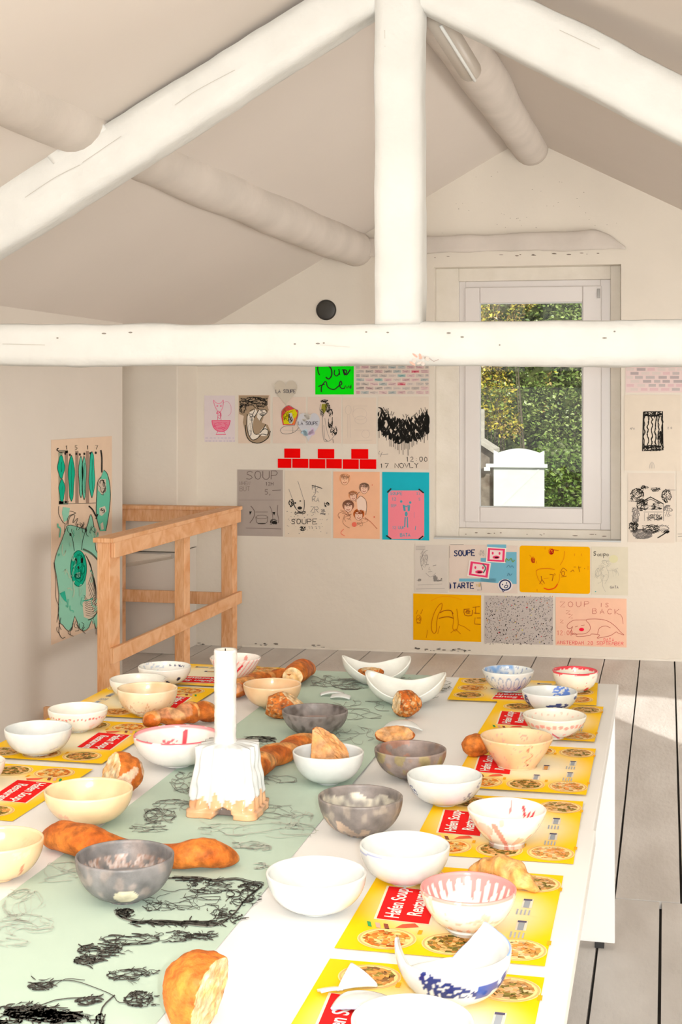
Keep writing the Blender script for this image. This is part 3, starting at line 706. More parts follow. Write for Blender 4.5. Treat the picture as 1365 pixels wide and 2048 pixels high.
# ------------------------------------------------------------------ placemats
YEL = (.96, .57, .0); CRM = (.93, .84, .60)
def make_mat():
    me_V = []; me_F = []; me_C = []; nx, ny = 42, 30
    for j in range(ny+1):
        for i in range(nx+1): me_V.append((-.21+.42*i/nx, -.1485+.297*j/ny, .0016))
    for j in range(ny):
        for i in range(nx):
            me_F.append((j*(nx+1)+i, j*(nx+1)+i+1, (j+1)*(nx+1)+i+1, (j+1)*(nx+1)+i))
    cols = []
    for v in me_V:
        d = math.hypot(v[0]/.135, (v[1]+.005)/.125); t = max(0, min(1, (1.32-d)*1.15)); t = t*t*(3-2*t)
        cols.append([YEL[k]*(1-t)+CRM[k]*t for k in range(3)])
    me = mesh('placemat', me_V, me_F); vcols(me, cols)
    o = link('placemat', me, M['print'])
    ik = Ink(lambda x, y, l: Vector((x, y, .0021+.0004*l)))
    rnd = random.Random(5)
    foods = [[(.75, .28, .05), (.80, .45, .12), (.62, .16, .03), (.85, .60, .25)], [(.35, .20, .04), (.55, .25, .06), (.16, .14, .03), (.75, .42, .16)],
             [(.80, .32, .08), (.85, .42, .2), (.55, .3, .08), (.8, .6, .3)], [(.28, .14, .05), (.6, .28, .08), (.75, .35, .09), (.3, .24, .05)],
             [(.65, .25, .06), (.40, .14, .03), (.8, .5, .2), (.75, .3, .06)], [(.5, .25, .08), (.7, .38, .14), (.25, .2, .05), (.75, .48, .25)]]
    k = 0
    for cx in (-.155, .155):
        for cy in (.082, -.012, -.105):
            ik.lay = 0; ik.ell(cx, cy, .045, .043, (.90, .70, .30), 28)
            ik.lay = 1; ik.ell(cx, cy, .042, .040, (.78, .45, .18), 28, w=.003)
            pal = foods[k]; k += 1
            for rr in range(5):
                m = 5+rr*4
                for q in range(m):
                    a0 = 2*PI*q/m; a1 = 2*PI*(q+1)/m; r0 = rr*.0072; r1 = r0+.0074; c = rnd.choice(pal); c = mul(c, rnd.uniform(.75, 1.15))
                    j = rnd.uniform(-.002, .002)
                    ik.poly([(cx+(r0+j)*math.cos(a0), cy+(r0+j)*math.sin(a0)*.95), (cx+(r1+j)*math.cos(a0), cy+(r1+j)*math.sin(a0)*.95), (cx+(r1-j)*math.cos(a1), cy+(r1-j)*math.sin(a1)*.95), (cx+r0*math.cos(a1), cy+r0*math.sin(a1)*.95)], c)
            ik.lay = 2
            for q in range(26):
                a = rnd.uniform(0, 6.28); r = .034*math.sqrt(rnd.random()); ik.ell(cx+r*math.cos(a), cy+r*math.sin(a), .0035, .0016, mul(rnd.choice(pal), rnd.choice((.5, 1.3))), 6, rnd.uniform(0, 3))
            ik.lay = 1; ik.poly([(cx-.03 if cx > 0 else cx+.028, cy-.046), (cx-.012 if cx > 0 else cx+.046, cy-.046), (cx-.012 if cx > 0 else cx+.046, cy-.040), (cx-.03 if cx > 0 else cx+.028, cy-.040)], (.85, .40, .02))
    # caption bars and price lines
    for cx, cy in ((-.052, -.103), (.052, -.103), (.08, -.01), (-.09, -.03), (.0, -.045)):
        ik.lay = 0
        ik.poly([(cx-.022, cy-.008), (cx+.022, cy-.008), (cx+.022, cy+.008), (cx-.022, cy+.008)], (.75, .68, .55))
        ik.lay = 1
        ik.poly([(cx-.021, cy-.004), (cx+.012, cy-.004), (cx+.012, cy+.005), (cx-.021, cy+.005)], rnd.choice([(.70, .36, .12), (.30, .42, .30), (.35, .38, .42)]))
        ik.poly([(cx+.013, cy-.006), (cx+.021, cy-.006), (cx+.021, cy+.007), (cx+.013, cy+.007)], (.10, .09, .16))
        if cy < -.05:
            for q in range(4): ik.line([(cx-.03-.026, cy+.012-q*.006), (cx-.03-.002*(q % 2)-.0, cy+.012-q*.006)], .0026, (.42, .44, .48))
    # flag and ribbon beside the sign
    ik.lay = 1
    ik.poly([(-.112, .112), (-.090, .118), (-.088, .124), (-.110, .118)], (.05, .32, .10)); ik.poly([(-.114, .098), (-.092, .104), (-.091, .111), (-.113, .105)], (.75, .40, .32)); ik.poly([(-.116, .085), (-.094, .091), (-.093, .098), (-.115, .092)], (.28, .08, .05))
    ik.poly([(-.108, .078), (-.090, .070), (-.082, .052), (-.096, .044), (-.104, .062)], (.80, .12, .06))
    # red sign with white script
    ik.lay = 0; ik.poly([(-.083, .028), (.078, .036), (.087, .124), (-.075, .116)], (.85, .80, .6))
    ik.lay = 1; ik.poly([(-.080, .032), (.076, .039), (.084, .120), (-.073, .112)], (.78, .018, .018))
    o2 = ik.build('menu_print', o)
    for t, x, y, s in (('Hafen Soup-', -.068, .080, .029), ('Restaurant', -.052, .048, .029)):
        cu = bpy.data.curves.new('sign_text', 'FONT'); cu.body = t; cu.size = s*1.08; cu.offset = .0006; cu.space_character = .98; cu.shear = .15
        tmp = bpy.data.objects.new('tmp', cu); COL.objects.link(tmp)
        dg = bpy.context.evaluated_depsgraph_get(); me = bpy.data.meshes.new_from_object(tmp.evaluated_get(dg)); bpy.data.objects.remove(tmp)
        me.materials.clear(); w = link('sign_text', me, M['white_ink'], o); w.location = (x, y, .0032); w.rotation_euler = (0, 0, .045)
    return o
M['print'] = mat_attr('glossy_print', .6, .1); M['white_ink'] = mat_noise('white_ink', (.86, .84, .80), (.88, .86, .82), 5, .6)
proto = make_mat(); used = [False]
def copy_tree(o, parent=None):
    c = o.copy(); COL.objects.link(c); c.parent = parent
    for ch in list(o.children): copy_tree(ch, c)
    return c
def put_mat(loc, rz, label):
    o = proto if not used[0] else copy_tree(proto); used[0] = True
    o.location = (loc[0], loc[1], TN); o.rotation_euler = (0, 0, rz)
    tag(o, label, 'placemat', 'yellow printed menu placemats around the table'); return o
def rmat(fx, fy, nx, ny, label, sy=1.0):    # outer-far and outer-near corners in pixels
    a = hz(nx, ny, TN); b = hz(fx, fy, TN); d = (b-a); d.z = 0; d.normalize(); inn = Vector((-d.y, d.x, 0))
    c = (a+b)/2 + inn*.1485*sy; put_mat(c, math.atan2(d.y, d.x), label).scale.y = sy
b = hz(1090, 1957, TN); d_ = (hz(1128, 1752, TN)-hz(1090, 1936, TN)); d_.z = 0; d_.normalize()
cc = b - d_*.21 + Vector((-d_.y, d_.x, 0))*.1485*1.1
put_mat(cc, math.atan2(d_.y, d_.x), 'yellow menu placemat nearest the camera, under the broken blue bowl').scale.y = 1.1
rmat(1128, 1752, 1090, 1936, 'yellow menu placemat under the bowl with the red dripping rim', 1.10)
rmat(1168, 1602, 1147, 1733, 'yellow menu placemat under the white bowl with thick pink drips', 1.04)
rmat(1193, 1498, 1173, 1592, 'yellow menu placemat under the straight-sided peach bowl')
rmat(1208, 1415, 1190, 1484, 'yellow menu placemat under the bowl with a dotted pink band')
a = hz(895, 1398, TN); b = hz(1195, 1410, TN); d = b-a; d.z = 0; ang = math.atan2(d.y, d.x); d.normalize()
put_mat((a+b)/2 + Vector((-d.y, d.x, 0))*.1485, ang+PI, 'yellow menu placemat at the far right corner of the table')
XI = -1.312
for y0, lab in ((3.141, 'yellow menu placemat under the plain white bowl on the left edge'), (2.672, 'yellow menu placemat at the left frame edge, closest on that side'), (3.615, 'yellow menu placemat under the bowl with the flame pattern')):
    put_mat((XI-.1485, y0+.21), -PI/2, lab)
put_mat((-1.40, 4.232), PI, 'yellow menu placemat at the far left corner of the table')

# ================================================================== BOWLS
def solve(xl, xr, cy, yb, k, h=None):
    """rim edges, rim-centre row and lowest row in pixels -> place, radius, height"""
    w = xr-xl; cx = (xl+xr)/2; top = EYE-TN
    zc = F*top/(yb-HZ)/(1-k*w/(2*F)*1.0)
    hh = top-(cy-HZ)*zc/F; r = w/2*zc/F
    if h: hh = h*2*r; zc = F*(top)/(cy-HZ+F*hh/zc) if False else zc
    if h:
        for _ in range(12): zc = F*(top-h*2*r)/(cy-HZ); r = w/2*zc/F
        hh = h*2*r
    d = ray(cx, cy); d = d/(-SN*d.x+CS*d.y)
    return E.x+d.x*zc, E.y+d.y*zc, r, hh
def bowl_mesh(R, H, k, paint, p=2.0, th=.0042, foot=.07, wob=.012, seed=1, nt=144, ns=26, tmax=None, flare=0, floor_t=.1):
    V = []; C = []; Fc = []
    def prof(t):      # outer radius at height fraction t
        if t < foot: return R*k*(1.0-.05*t/foot)
        s = (t-foot)/(1-foot); q = (1-(1-s)**p)**(1/p)
        return R*(k*.95+(1-k*.95)*q)*(1+flare*s*s) / (1+flare)
    def wobf(a, t): return 1+wob*noise.noise(Vector((math.cos(a)*1.3+seed, math.sin(a)*1.3, t*1.5)))
    def pt(a, r, z, t):
        w = wobf(a, t); x = math.sin(a)*r*w; y = -math.cos(a)*r*w
        return Vector((x, y, z*(1+wob*.9*noise.noise(Vector((math.cos(a)*1.1+seed*3, math.sin(a)*1.1, 5)))*t)))
    to = [0]+[foot]+[foot+(1-foot)*((i/(ns-1))**1.25) for i in range(1, ns)]
    rows = []
    for t in to: rows.append(('o', t))
    rows.append(('r', 1.0))
    for i in range(ns-1, -1, -1): rows.append(('i', floor_t+(1-floor_t)*(i/(ns-1))**1.6 if i else floor_t))
    cf = paint
    for side, t in rows:
        for j in range(nt):
            a = 2*PI*j/nt; a = a if a <= PI else a-2*PI
            tm = tmax(a) if tmax else 1.0
            tt = t*tm if side != 'i' else floor_t+(t-floor_t)*max(0, (tm-floor_t))/(1-floor_t)
            if side == 'o': r = prof(tt); z = tt*H
            elif side == 'r': r = prof(tm)-th*.5; z = tm*H+th*.35
            else:
                s = (tt-floor_t)/(1-floor_t); r = max(.0, prof(max(tt, foot+.001))-th*(1+.6*(1-s)));
                if tt <= floor_t+1e-6: r = prof(foot+.06)*.86
                z = tt*H
            V.append(pt(a, r, z, tt)); C.append(cf(side, a, tt))
    m = len(rows)
    for i in range(m-1):
        for j in range(nt):
            Fc.append((i*nt+j, i*nt+(j+1) % nt, (i+1)*nt+(j+1) % nt, (i+1)*nt+j))
    c = len(V); V.append(Vector((0, 0, 0.003))); C.append(cf('o', 0, 0)); V.append(Vector((0, 0, floor_t*H-.001))); C.append(cf('i', 0, floor_t))
    for j in range(nt):
        Fc.append((c, (j+1) % nt, j)); Fc.append((c+1, (m-1)*nt+j, (m-1)*nt+(j+1) % nt))
    me = mesh('bowl', V, Fc); vcols(me, C)
    bm = bmesh.new(); bm.from_mesh(me); bmesh.ops.recalc_face_normals(bm, faces=bm.faces); bm.to_mesh(me); bm.free()
    return me
def N3(a, t, s, seed=0): return noise.noise(Vector((math.cos(a)*s+seed, math.sin(a)*s, t*s*.8)))
def mixc(a, b, t): t = max(0, min(1, t)); return tuple(a[i]*(1-t)+b[i]*t for i in range(3))
WH = (.66, .685, .67); CR = (.76, .54, .32); PE = (.76, .49, .27); OFF = (.73, .69, .59)
RED = (.70, .05, .07); PINK = (.82, .40, .34); BLU = (.10, .17, .50); NAV = (.03, .05, .20)
def plain(c):
    return lambda s, a, t: mixc(c, mul(c, .93), N3(a, t, 2, 3))
def rimmed(f, col, w=.03, wn=.02):
    def g(s, a, t):
        if s == 'r' or t > 1-w-wn*N3(a, 1, 4, 9): return col
        return f(s, a, t)
    return g
def bands(base, bits):
    def g(s, a, t):
        c = base
        for fn in bits:
            q = fn(s, a, t)
            if q is not None: c = q
        return c
    return g
def line_at(side, a0, t0, a1, t1, w, col):     # painted stroke in angle/height space
    def g(s, a, t):
        if s != side: return None
        da, dt = a1-a0, t1-t0; u = ((a-a0)*da+(t-t0)*dt)/(da*da+dt*dt+1e-9); u = max(0, min(1, u))
        if math.hypot(a-a0-u*da, t-t0-u*dt) < w: return col
    return g
def spot(side, a0, t0, ra, rt, col):
    return lambda s, a, t: col if s == side and ((a-a0)/ra)**2+((t-t0)/rt)**2 < 1 else None
def nspot(side, a0, t0, ra, rt, col, sc=9, th=-.05):
    return lambda s, a, t: col if s == side and ((wrap(a-a0))/ra)**2+((t-t0)/rt)**2 < 1 and N3(a, t*1.6, sc, a0) > th else None
def wrap(a): return (a+PI) % (2*PI)-PI
def dots(side, t0, n, ra, rt, col, jit=0):
    def g(s, a, t):
        if s != side or abs(t-t0) > rt*1.5+jit: return None
        q = round(a/(2*PI)*n); c = q*2*PI/n; tt = t0+jit*math.sin(q*2.3)
        return col if ((a-c)/ra)**2+((t-tt)/rt)**2 < 1 else None
    return g
def drips(side, n, top, ln, w, col):
    def g(s, a, t):
        if s != side and s != 'r': return None
        if s == 'r' or t > top: return col
        q = math.floor((a+PI)/(2*PI)*n); c = (q+.5)*2*PI/n-PI; L = ln*(.45+.9*abs(math.sin(q*12.9)))
        if t > top-L and abs(a-c) < w*(.35+.65*(t-(top-L))/L): return col
    return g
def flames(side, t0, h, n, col):
    def g(s, a, t):
        if s != side: return None
        v = abs(((a*n/(2*PI)) % 1)-.5)*2; y = t0+h*v*(.6+.5*math.sin(a*n*.37+1))
        return col if abs(t-y) < .03 and t > t0-.03 else None
    return g
def smoked(c1, c2, c3, seed):
    def g(s, a, t):
        v = N3(a, t, 1.6, seed); w = N3(a, t, 5, seed+3)
        c = mixc(c1, c2, .5+v*1.4); c = mixc(c, c3, (w-.12)*4) if s == 'o' else mixc(c, c3, (v+w*.5-.1)*3)
        return c
    return g
BOWLS = {}
def bowl(px, k, label, paint, mat='glaze', h=None, group=None, rot=0, **kw):
    x, y, R, H = solve(*px, k, h)
    H = max(.35*2*R, min(.62*2*R, H)) if not h else H
    me = bowl_mesh(R, H, k, paint, **kw)
    o = link('bowl', me, M[mat], smooth=True); o.location = (x, y, TN+.0018); o.rotation_euler = (0, 0, math.atan2(-x, y)+rot)
    tag(o, label, 'bowl', group); BOWLS[label] = (x, y, R, H)
    return o
G = 'hand painted ceramic bowls on the long table'
bowl((966, 1068, 1341, 1388), .20, 'pale blue washed bowl on a narrow foot at the far right of the table',
     bands(WH, [lambda s, a, t: mixc((.18, .34, .62), WH, .45+N3(a, t, 4)*1.6) if s == 'i' and t > .45 and wrap(a-PI-.6) > -.9 and wrap(a-PI-.6) < 2 else None,
                lambda s, a, t: (.30, .38, .52) if s == 'o' and abs(math.hypot(((a*3.2+.4) % 1.1)-.5, (t-.55)*1.4)-.36) < .05 and t > .2 else None,
                line_at('o', .55, .15, .62, .4, .05, (.12, .2, .55)), lambda s, a, t: (.45, .40, .40) if s == 'o' and t < .1 else None,
                lambda s, a, t: (.2, .26, .45) if s == 'i' and N3(a, t, 14, 5) > .42 else None]), group=G, flare=.03, foot=.1)
bowl((1106, 1196, 1342, 1387), .42, 'small cream bowl with a dark red rim line at the far right corner',
     bands((.82, .79, .68), [lambda s, a, t: RED if s != 'i' and t > .95-.02*math.sin(a*5) else None, lambda s, a, t: RED if s == 'i' and t > .88+.07*N3(a, 1, 6) else None, spot('o', -.25, .2, .16, .11, RED), spot('o', .75, .2, .17, .10, RED),
                             lambda s, a, t: RED if N3(a, t, 17, 2) > .60 else None]), group=G)
bowl((1045, 1155, 1391, 1426), .35, 'low white bowl with a cobalt blue patch inside',
     bands(WH, [nspot('i', PI-.55, .66, .42, .42, (.09, .2, .6), 8, -.12), nspot('o', -1.05, .45, .16, .5, NAV, 5, -.3), nspot('o', .35, .45, .5, .16, NAV, 5, -.15), spot('o', 1.2, .8, .12, .1, NAV)]), group=G, wob=.02)
bowl((1047, 1173, 1431, 1481), .30, 'white bowl with a pink dashed band and a red crescent',
     bands(OFF, [dots('o', .70, 30, .08, .09, (.80, .34, .28), .03), lambda s, a, t: (.70, .05, .10) if s == 'o' and -.1 < a < 1.0 and abs(t-(.10+.9*(a-.45)**2)) < .05 else None, spot('o', .42, .34, .07, .06, PINK),
                 dots('i', .78, 26, .03, .05, (.8, .45, .35), .06)]), group=G, p=1.6)
bowl((962, 1107, 1474, 1543), .56, 'straight-sided peach bowl without foot and a brown drip line',
     bands(mul(CR, 1.0), [lambda s, a, t: mixc(PE, CR, .5+N3(a, t, 2, 5)*2), lambda s, a, t: (.55, .22, .12) if s == 'o' and abs(a-(.42+.1*math.sin(t*14))) < .025 and .2 < t < .95 else None, spot('o', .45, .2, .05, .04, (.3, .08, .05)),
                          lambda s, a, t: (.72, .38, .28) if N3(a, t, 11, 8) > .48 else None, lambda s, a, t: (.70, .30, .22) if s == 'i' and abs(math.hypot(wrap(a-PI+.25)*1.2, (t-.72)*1.6)-.12) < .025 else None]), 'glaze', group=G, p=1.12, foot=.02)
bowl((815, 965, 1551, 1616), .32, 'white bowl with small navy squiggles at both sides',
     bands(WH, [nspot('o', -1.15, .55, .22, .2, NAV, 10, .02), nspot('o', .78, .45, .18, .16, (.25, .25, .32), 11, .0), nspot('o', 1.15, .8, .2, .08, (.3, .3, .4), 12, .1)]), group=G)
bowl((936, 1093, 1619, 1703), .46, 'flared white bowl with a thick pink drip down its front',
     bands((.83, .78, .72), [line_at('o', -.35, .78, .02, .02, .085, (.80, .30, .24)), nspot('o', -.75, .62, .28, .2, (.85, .55, .48), 4, -.2), lambda s, a, t: (.82, .50, .42) if s == 'o' and N3(a, t, 4, 12) > .35 else None,
                line_at('i', wrap(PI-.62), .62, wrap(PI-.50), .82, .04, RED), line_at('i', wrap(PI-.74), .60, wrap(PI-.78), .7, .04, RED), line_at('i', wrap(PI-.9), .6, wrap(PI-.96), .76, .045, RED), line_at('i', wrap(PI-.1), .64, wrap(PI-.14), .93, .03, (.75, .2, .2)),
                lambda s, a, t: (.85, .62, .45) if s == 'o' and .14 < t < .17 else None]), group=G, p=1.35, foot=.14)
bowl((720, 900, 1691, 1776), .32, 'large white bowl with a faint blue line inside, right of the table middle',
     bands(WH, [lambda s, a, t: (.34, .38, .60) if s == 'o' and abs(t-.97+.04*a*a) < .022 and -1.4 < a < -.5 else None]), group=G)
bowl((842, 1033, 1777, 1880), .42, 'bowl with a pink rim that runs down in drips',
     bands((.84, .80, .74), [drips('i', 26, .86, .34, .085, (.78, .25, .24)), lambda s, a, t: (.80, .32, .28) if s == 'o' and t > .95 else None, dots('o', .26, 22, .085, .05, (.84, .50, .40), .02),
                 lambda s, a, t: (.84, .56, .46) if s == 'o' and abs(t-.52-.05*math.sin(a*6)) < .03 and N3(a, t, 5, 3) > -.05 else None, lambda s, a, t: (.85, .60, .50) if s == 'o' and N3(a, t*.5, 7, 6) > .38 else None]), group=G, p=1.7, foot=.13)
def tb(a):    # jagged broken rim: left spike, deep notch at the back left, whole at the right
    K_ = [(-PI, .42), (-2.6, .38), (-1.98, .42), (-1.80, 1.02), (-1.52, 1.12), (-1.22, 1.0), (-.98, .86), (-.6, .84), (-.2, .90), (.2, .93), (.8, .95), (1.5, .98), (2.2, 1.04), (2.52, 1.14), (2.62, 1.0), (2.85, .70), (PI, .42)]
    for (x0, y0), (x1, y1) in zip(K_, K_[1:]):
        if x0 <= a <= x1: return y0+(y1-y0)*(a-x0)/(x1-x0)
    return .9
tb2 = lambda a: [v for v in [None]][0]
bb = bowl((790, 1023, 1893, 2018), .34, 'broken white bowl with a blue wave pattern on the nearest placemats',
     bands(WH, [lambda s, a, t: (.01, .025, .16) if s == 'o' and -.62 < a < .55 and abs(t-(.66-.22*(a+.6)/1.15)) < .05+.24*max(0, 1-(a+.62)/1.05)*min(1, (a+.62)*9) and N3(a, t, 17, 2) > -.20 else None,
                lambda s, a, t: (.03, .07, .30) if s == 'o' and .45 < a < 1.25 and abs(t-(.44+.22*max(0, a-.45))) < .13+.10*N3(a, t, 6) else None,
                lambda s, a, t: (.20, .36, .75) if s == 'r' and (a > 1.2) else None, lambda s, a, t: (.35, .50, .78) if s == 'o' and a < -1.3 and N3(a, t, 7, 4) > .1 else None, lambda s, a, t: (.45, .58, .8) if s == 'o' and a > .9 and N3(a, t, 5, 14) > .12 else None]), group=G, tmax=tb, wob=.01)
bowl((703, 948, 2042, 2170), .34, 'plain white bowl cut off by the bottom edge of the photo', plain(WH), group=G, h=.44)
bowl((533, 733, 1746, 1836), .34, 'large plain white bowl standing on the bare white table', plain(WH), group=G)
bowl((586, 728, 1504, 1573), .30, 'plain white bowl holding a wedge of bread', plain(WH), group=G)
SMK = 'matte_clay'
bowl((637, 806, 1594, 1678), .34, 'grey smoked bowl with a crusty cream patch inside',
     bands((.30, .27, .25), [smoked((.24, .21, .195), (.17, .15, .14), (.30, .26, .22), 3), lambda s, a, t: mixc((.62, .58, .48), (.28, .26, .24), .5+N3(a, t, 6, 9)*1.5) if s == 'i' and t < .82+.3*N3(a, t, 2, 1) and abs(wrap(a-PI)) < 1.5 else None,
                 lambda s, a, t: (.48, .36, .27) if s == 'o' and N3(a, t, 4, 20) > .08 and t < .6 and a < .3 else None]), SMK, group='smoked dark clay bowls on the long table')
bowl((565, 696, 1422, 1475), .36, 'dark grey smoked bowl beside the seeded bread chunk',
     bands((.16, .14, .13), [smoked((.17, .15, .14), (.26, .23, .22), (.12, .10, .09), 8), lambda s, a, t: (.32, .21, .18) if s == 'i' and t < .5 and N3(a, t, 2, 4) > -.15 else None]), SMK, group='smoked dark clay bowls on the long table', wob=.02)
bowl((750, 893, 1499, 1562), .36, 'brown and rust stained smoked bowl behind the navy squiggle bowl',
     bands((.25, .2, .18), [smoked((.22, .17, .15), (.28, .23, .21), (.30, .20, .15), 15), lambda s, a, t: (.30, .24, .12) if s == 'o' and N3(a, t, 2.5, 30) > .12 else None, lambda s, a, t: (.33, .17, .12) if s == 'i' and a < 0 and N3(a, t, 3, 2) > -.05 else None]), SMK, group='smoked dark clay bowls on the long table', wob=.02)
bowl((487, 603, 1369, 1420), .34, 'plain peach bowl in front of the twisted far loaf', bands(PE, [lambda s, a, t: mixc(CR, PE, .5+N3(a, t, 2)*1.5), lambda s, a, t: (.86, .72, .55) if s == 'r' else None]), group=G)
bowl((420, 522, 1316, 1364), .38, 'white bowl with slanted pink stripes behind the candle',
     bands((.84, .78, .72), [lambda s, a, t: (.80, .42, .38) if s == 'o' and t > .28 and ((a*2.2-t*1.2) % .5) < .17 else None, line_at('o', .0, .45, .28, .8, .05, RED), spot('i', wrap(PI-.5), .8, .1, .1, (.75, .3, .25))]), group=G, p=1.5, flare=.05)
bowl((277, 382, 1334, 1374), .38, 'white bowl with black spots near the near rail post',
     bands((.80, .79, .74), [spot('o', .12, .28, .13, .13, (.02, .03, .08)), spot('o', .62, .48, .1, .12, (.02, .03, .08)), lambda s, a, t: (.02, .03, .12) if s == 'i' and abs(t-.80) < .07 and -3.1 < a and 2.2 < abs(a) and a > 0 and a < 2.95 and N3(a, t, 12, 1) > -.1 else None,
                 lambda s, a, t: (.5, .56, .64) if s == 'i' and a < 0 and N3(a, t, 10, 5) > .3 else None]), group=G)
bowl((220, 332, 1359, 1402), .34, 'plain whitish bowl just behind the flame bowl', plain((.80, .78, .70)), group=G)
bowl((235, 355, 1377, 1436), .36, 'peach bowl with a painted ring of flames', bands((.83, .70, .48), [lambda s, a, t: mixc((.84, .70, .48), PE, .3+N3(a, t, 2)), flames('o', .22, .36, 20, (.66, .36, .20)), dots('o', .66, 40, .018, .02, (.72, .5, .35), .02)]), group=G)
bowl((97, 215, 1418, 1467), .34, 'white bowl with a row of tiny red dots', bands((.82, .80, .72), [dots('o', .74, 46, .035, .045, (.75, .16, .12), .03), lambda s, a, t: (.85, .66, .54) if s == 'o' and t < .45 and N3(a, t, 6, 2) > .25 else None]), group=G)
bowl((10, 143, 1457, 1515), .36, 'large plain white bowl nearest the left table edge', bands(WH, [line_at('o', .45, .35, .7, .42, .03, (.5, .5, .6)), lambda s, a, t: (.72, .72, .68) if s == 'o' and N3(a, t, 4, 7) > .35 else None]), group=G)
bowl((90, 265, 1580, 1656), .30, 'cream yellow bowl behind the big dumbbell-shaped loaf', bands(CR, [lambda s, a, t: mixc((.84, .68, .42), CR, N3(a, t, 2)+.5), nspot('o', -.7, .42, .25, .16, (.82, .50, .34), 8, -.05), spot('i', wrap(PI-.25), .7, .14, .12, (.80, .58, .34))]), group=G)
bowl((152, 348, 1712, 1812), .34, 'grey smoked bowl with a pale oval spot on its front',
     bands((.27, .26, .26), [smoked((.20, .19, .19), (.15, .145, .145), (.25, .215, .20), 25), spot('o', .02, .34, .30, .17, (.62, .58, .42)), lambda s, a, t: mixc((.30, .17, .12), (.55, .48, .45), N3(a, t, 16, 2)+.5) if s == 'i' and .42 < t < .72 and abs(wrap(a-PI)) < 1.5 and N3(a, t, 7, 6) > -.1 else None]), SMK, group='smoked dark clay bowls on the long table')
bowl((-88, 86, 1680, 1768), .32, 'cream bowl cut off by the left edge of the photo, beside the loaf', bands(CR, [line_at('o', .62, .30, .60, .52, .045, (.60, .24, .14)), line_at('o', 1.2, .42, 1.3, .58, .04, (.60, .24, .14)), nspot('o', .5, .85, .3, .1, (.86, .55, .38), 9, -.1),
                lambda s, a, t: (.82, .50, .30) if s == 'i' and 1.9 < a < 2.5 and .4 < t < .75 and (int(a*18)+int(t*14)) % 2 else None]), group=G)
bowl((268, 440, 1484, 1538), .32, 'wide white bowl with a crimson rim and red strokes inside',
     bands((.82, .80, .76), [lambda s, a, t: (.72, .12, .16) if s != 'i' and t > .955 and N3(a, 1, 5) > -.25 else None, line_at('i', wrap(PI-.22), .35, wrap(PI-.22), .8, .055, (.74, .05, .08)), lambda s, a, t: (.80, .30, .32) if s == 'i' and t > .93 else None, nspot('i', wrap(PI+.25), .35, .35, .22, (.78, .16, .2), 12, .1), nspot('i', wrap(PI+1.0), .5, .12, .12, (.75, .1, .14), 9, -.2), spot('i', wrap(PI-1.1), .5, .1, .12, (.75, .1, .14))]), group=G)
bowl((-112, 9, 1524, 1578), .34, 'white bowl at the left photo edge of which only the rim tip shows', plain((.82, .72, .64)), group=G)

# ---- the split white bowl and its shards at the far end of the table
def half_bowl(px, label, lift, seed):
    x, y, R, H = solve(*px[:4], .3, px[4])
    def tm(a):
        c = abs(math.sin(a)); f = px[5] if a > 0 else 1.0
        back = abs(a) > PI/2
        return (.34 if not back else .52) + (.66*f if not back else .48*f)*c**(2.6 if not back else 2.0)
    me = bowl_mesh(R, H, .3, plain((.78, .80, .75)), tmax=tm, th=.004, foot=.04, floor_t=.05, wob=.01, seed=seed)
    o = link('broken_bowl_half', me, M['glaze'], smooth=True); o.location = (x, y, TN+.0018); o.rotation_euler = (0, 0, math.atan2(-x, y)+lift)
    tag(o, label, 'broken bowl'); return x, y, R, H
SA = half_bowl((684, 823, 1312, 1374, .40, .86), 'white broken bowl shell with a tall left tip, rearmost at the far table end', .12, 4)
SB = half_bowl((731, 893, 1346, 1400, .38, 1.0), 'white broken bowl shell curving up to the right, in front of the other shell', -.08, 6)
def shard(name, label, px, R, a0, a1, t0, t1, rot, col=WH, jag=None, thick=.004, paint=None, lift=0.0):
    """curved fragment cut from a bowl wall of radius R"""
    c = hz(px[0], px[1], TN+.012); nA, nT = 26, 14; V = []; Fc = []; C = []
    def P(i, j, r):
        u = i/nA; v = j/nT
        if jag:    # polygon shaped fragment: squeeze the v range
            lo, hi = jag(u); v = lo+(hi-lo)*v
        a = a0+(a1-a0)*u; b = t0+(t1-t0)*v
        return Vector((r*math.cos(b)*math.sin(a), -r*math.cos(b)*math.cos(a), r*math.sin(b)))
    for L, r in enumerate((R, R-thick)):
        for i in range(nA+1):
            for j in range(nT+1): V.append(P(i, j, r)); C.append(paint(i/nA, j/nT, L) if paint else col)
    n1 = (nA+1)*(nT+1)
    idx = lambda L, i, j: L*n1+i*(nT+1)+j
    for i in range(nA):
        for j in range(nT):
            Fc.append((idx(0,i,j), idx(0,i+1,j), idx(0,i+1,j+1), idx(0,i,j+1))); Fc.append((idx(1,i,j), idx(1,i,j+1), idx(1,i+1,j+1), idx(1,i+1,j)))
    for i in range(nA):
        Fc.append((idx(0,i,0), idx(1,i,0), idx(1,i+1,0), idx(0,i+1,0))); Fc.append((idx(0,i,nT), idx(0,i+1,nT), idx(1,i+1,nT), idx(1,i,nT)))
    for j in range(nT):
        Fc.append((idx(0,0,j), idx(0,0,j+1), idx(1,0,j+1), idx(1,0,j))); Fc.append((idx(0,nA,j), idx(1,nA,j), idx(1,nA,j+1), idx(0,nA,j+1)))
    Rm = rot.to_matrix()
    V = [Rm @ v for v in V]; cen = sum(V, Vector())/len(V); zmin = min(v.z for v in V)
    V = [Vector((v.x-cen.x, v.y-cen.y, v.z-zmin)) for v in V]
    me = mesh(name, V, Fc); vcols(me, C); bm = bmesh.new(); bm.from_mesh(me); bmesh.ops.recalc_face_normals(bm, faces=bm.faces); bm.to_mesh(me); bm.free()
    o = link(name, me, M['glaze'], smooth=True); o.location = (c.x, c.y, TN+.0022+lift); o.rotation_euler = (0, 0, math.atan2(-c.x, c.y))
    return tag(o, label, 'shard')
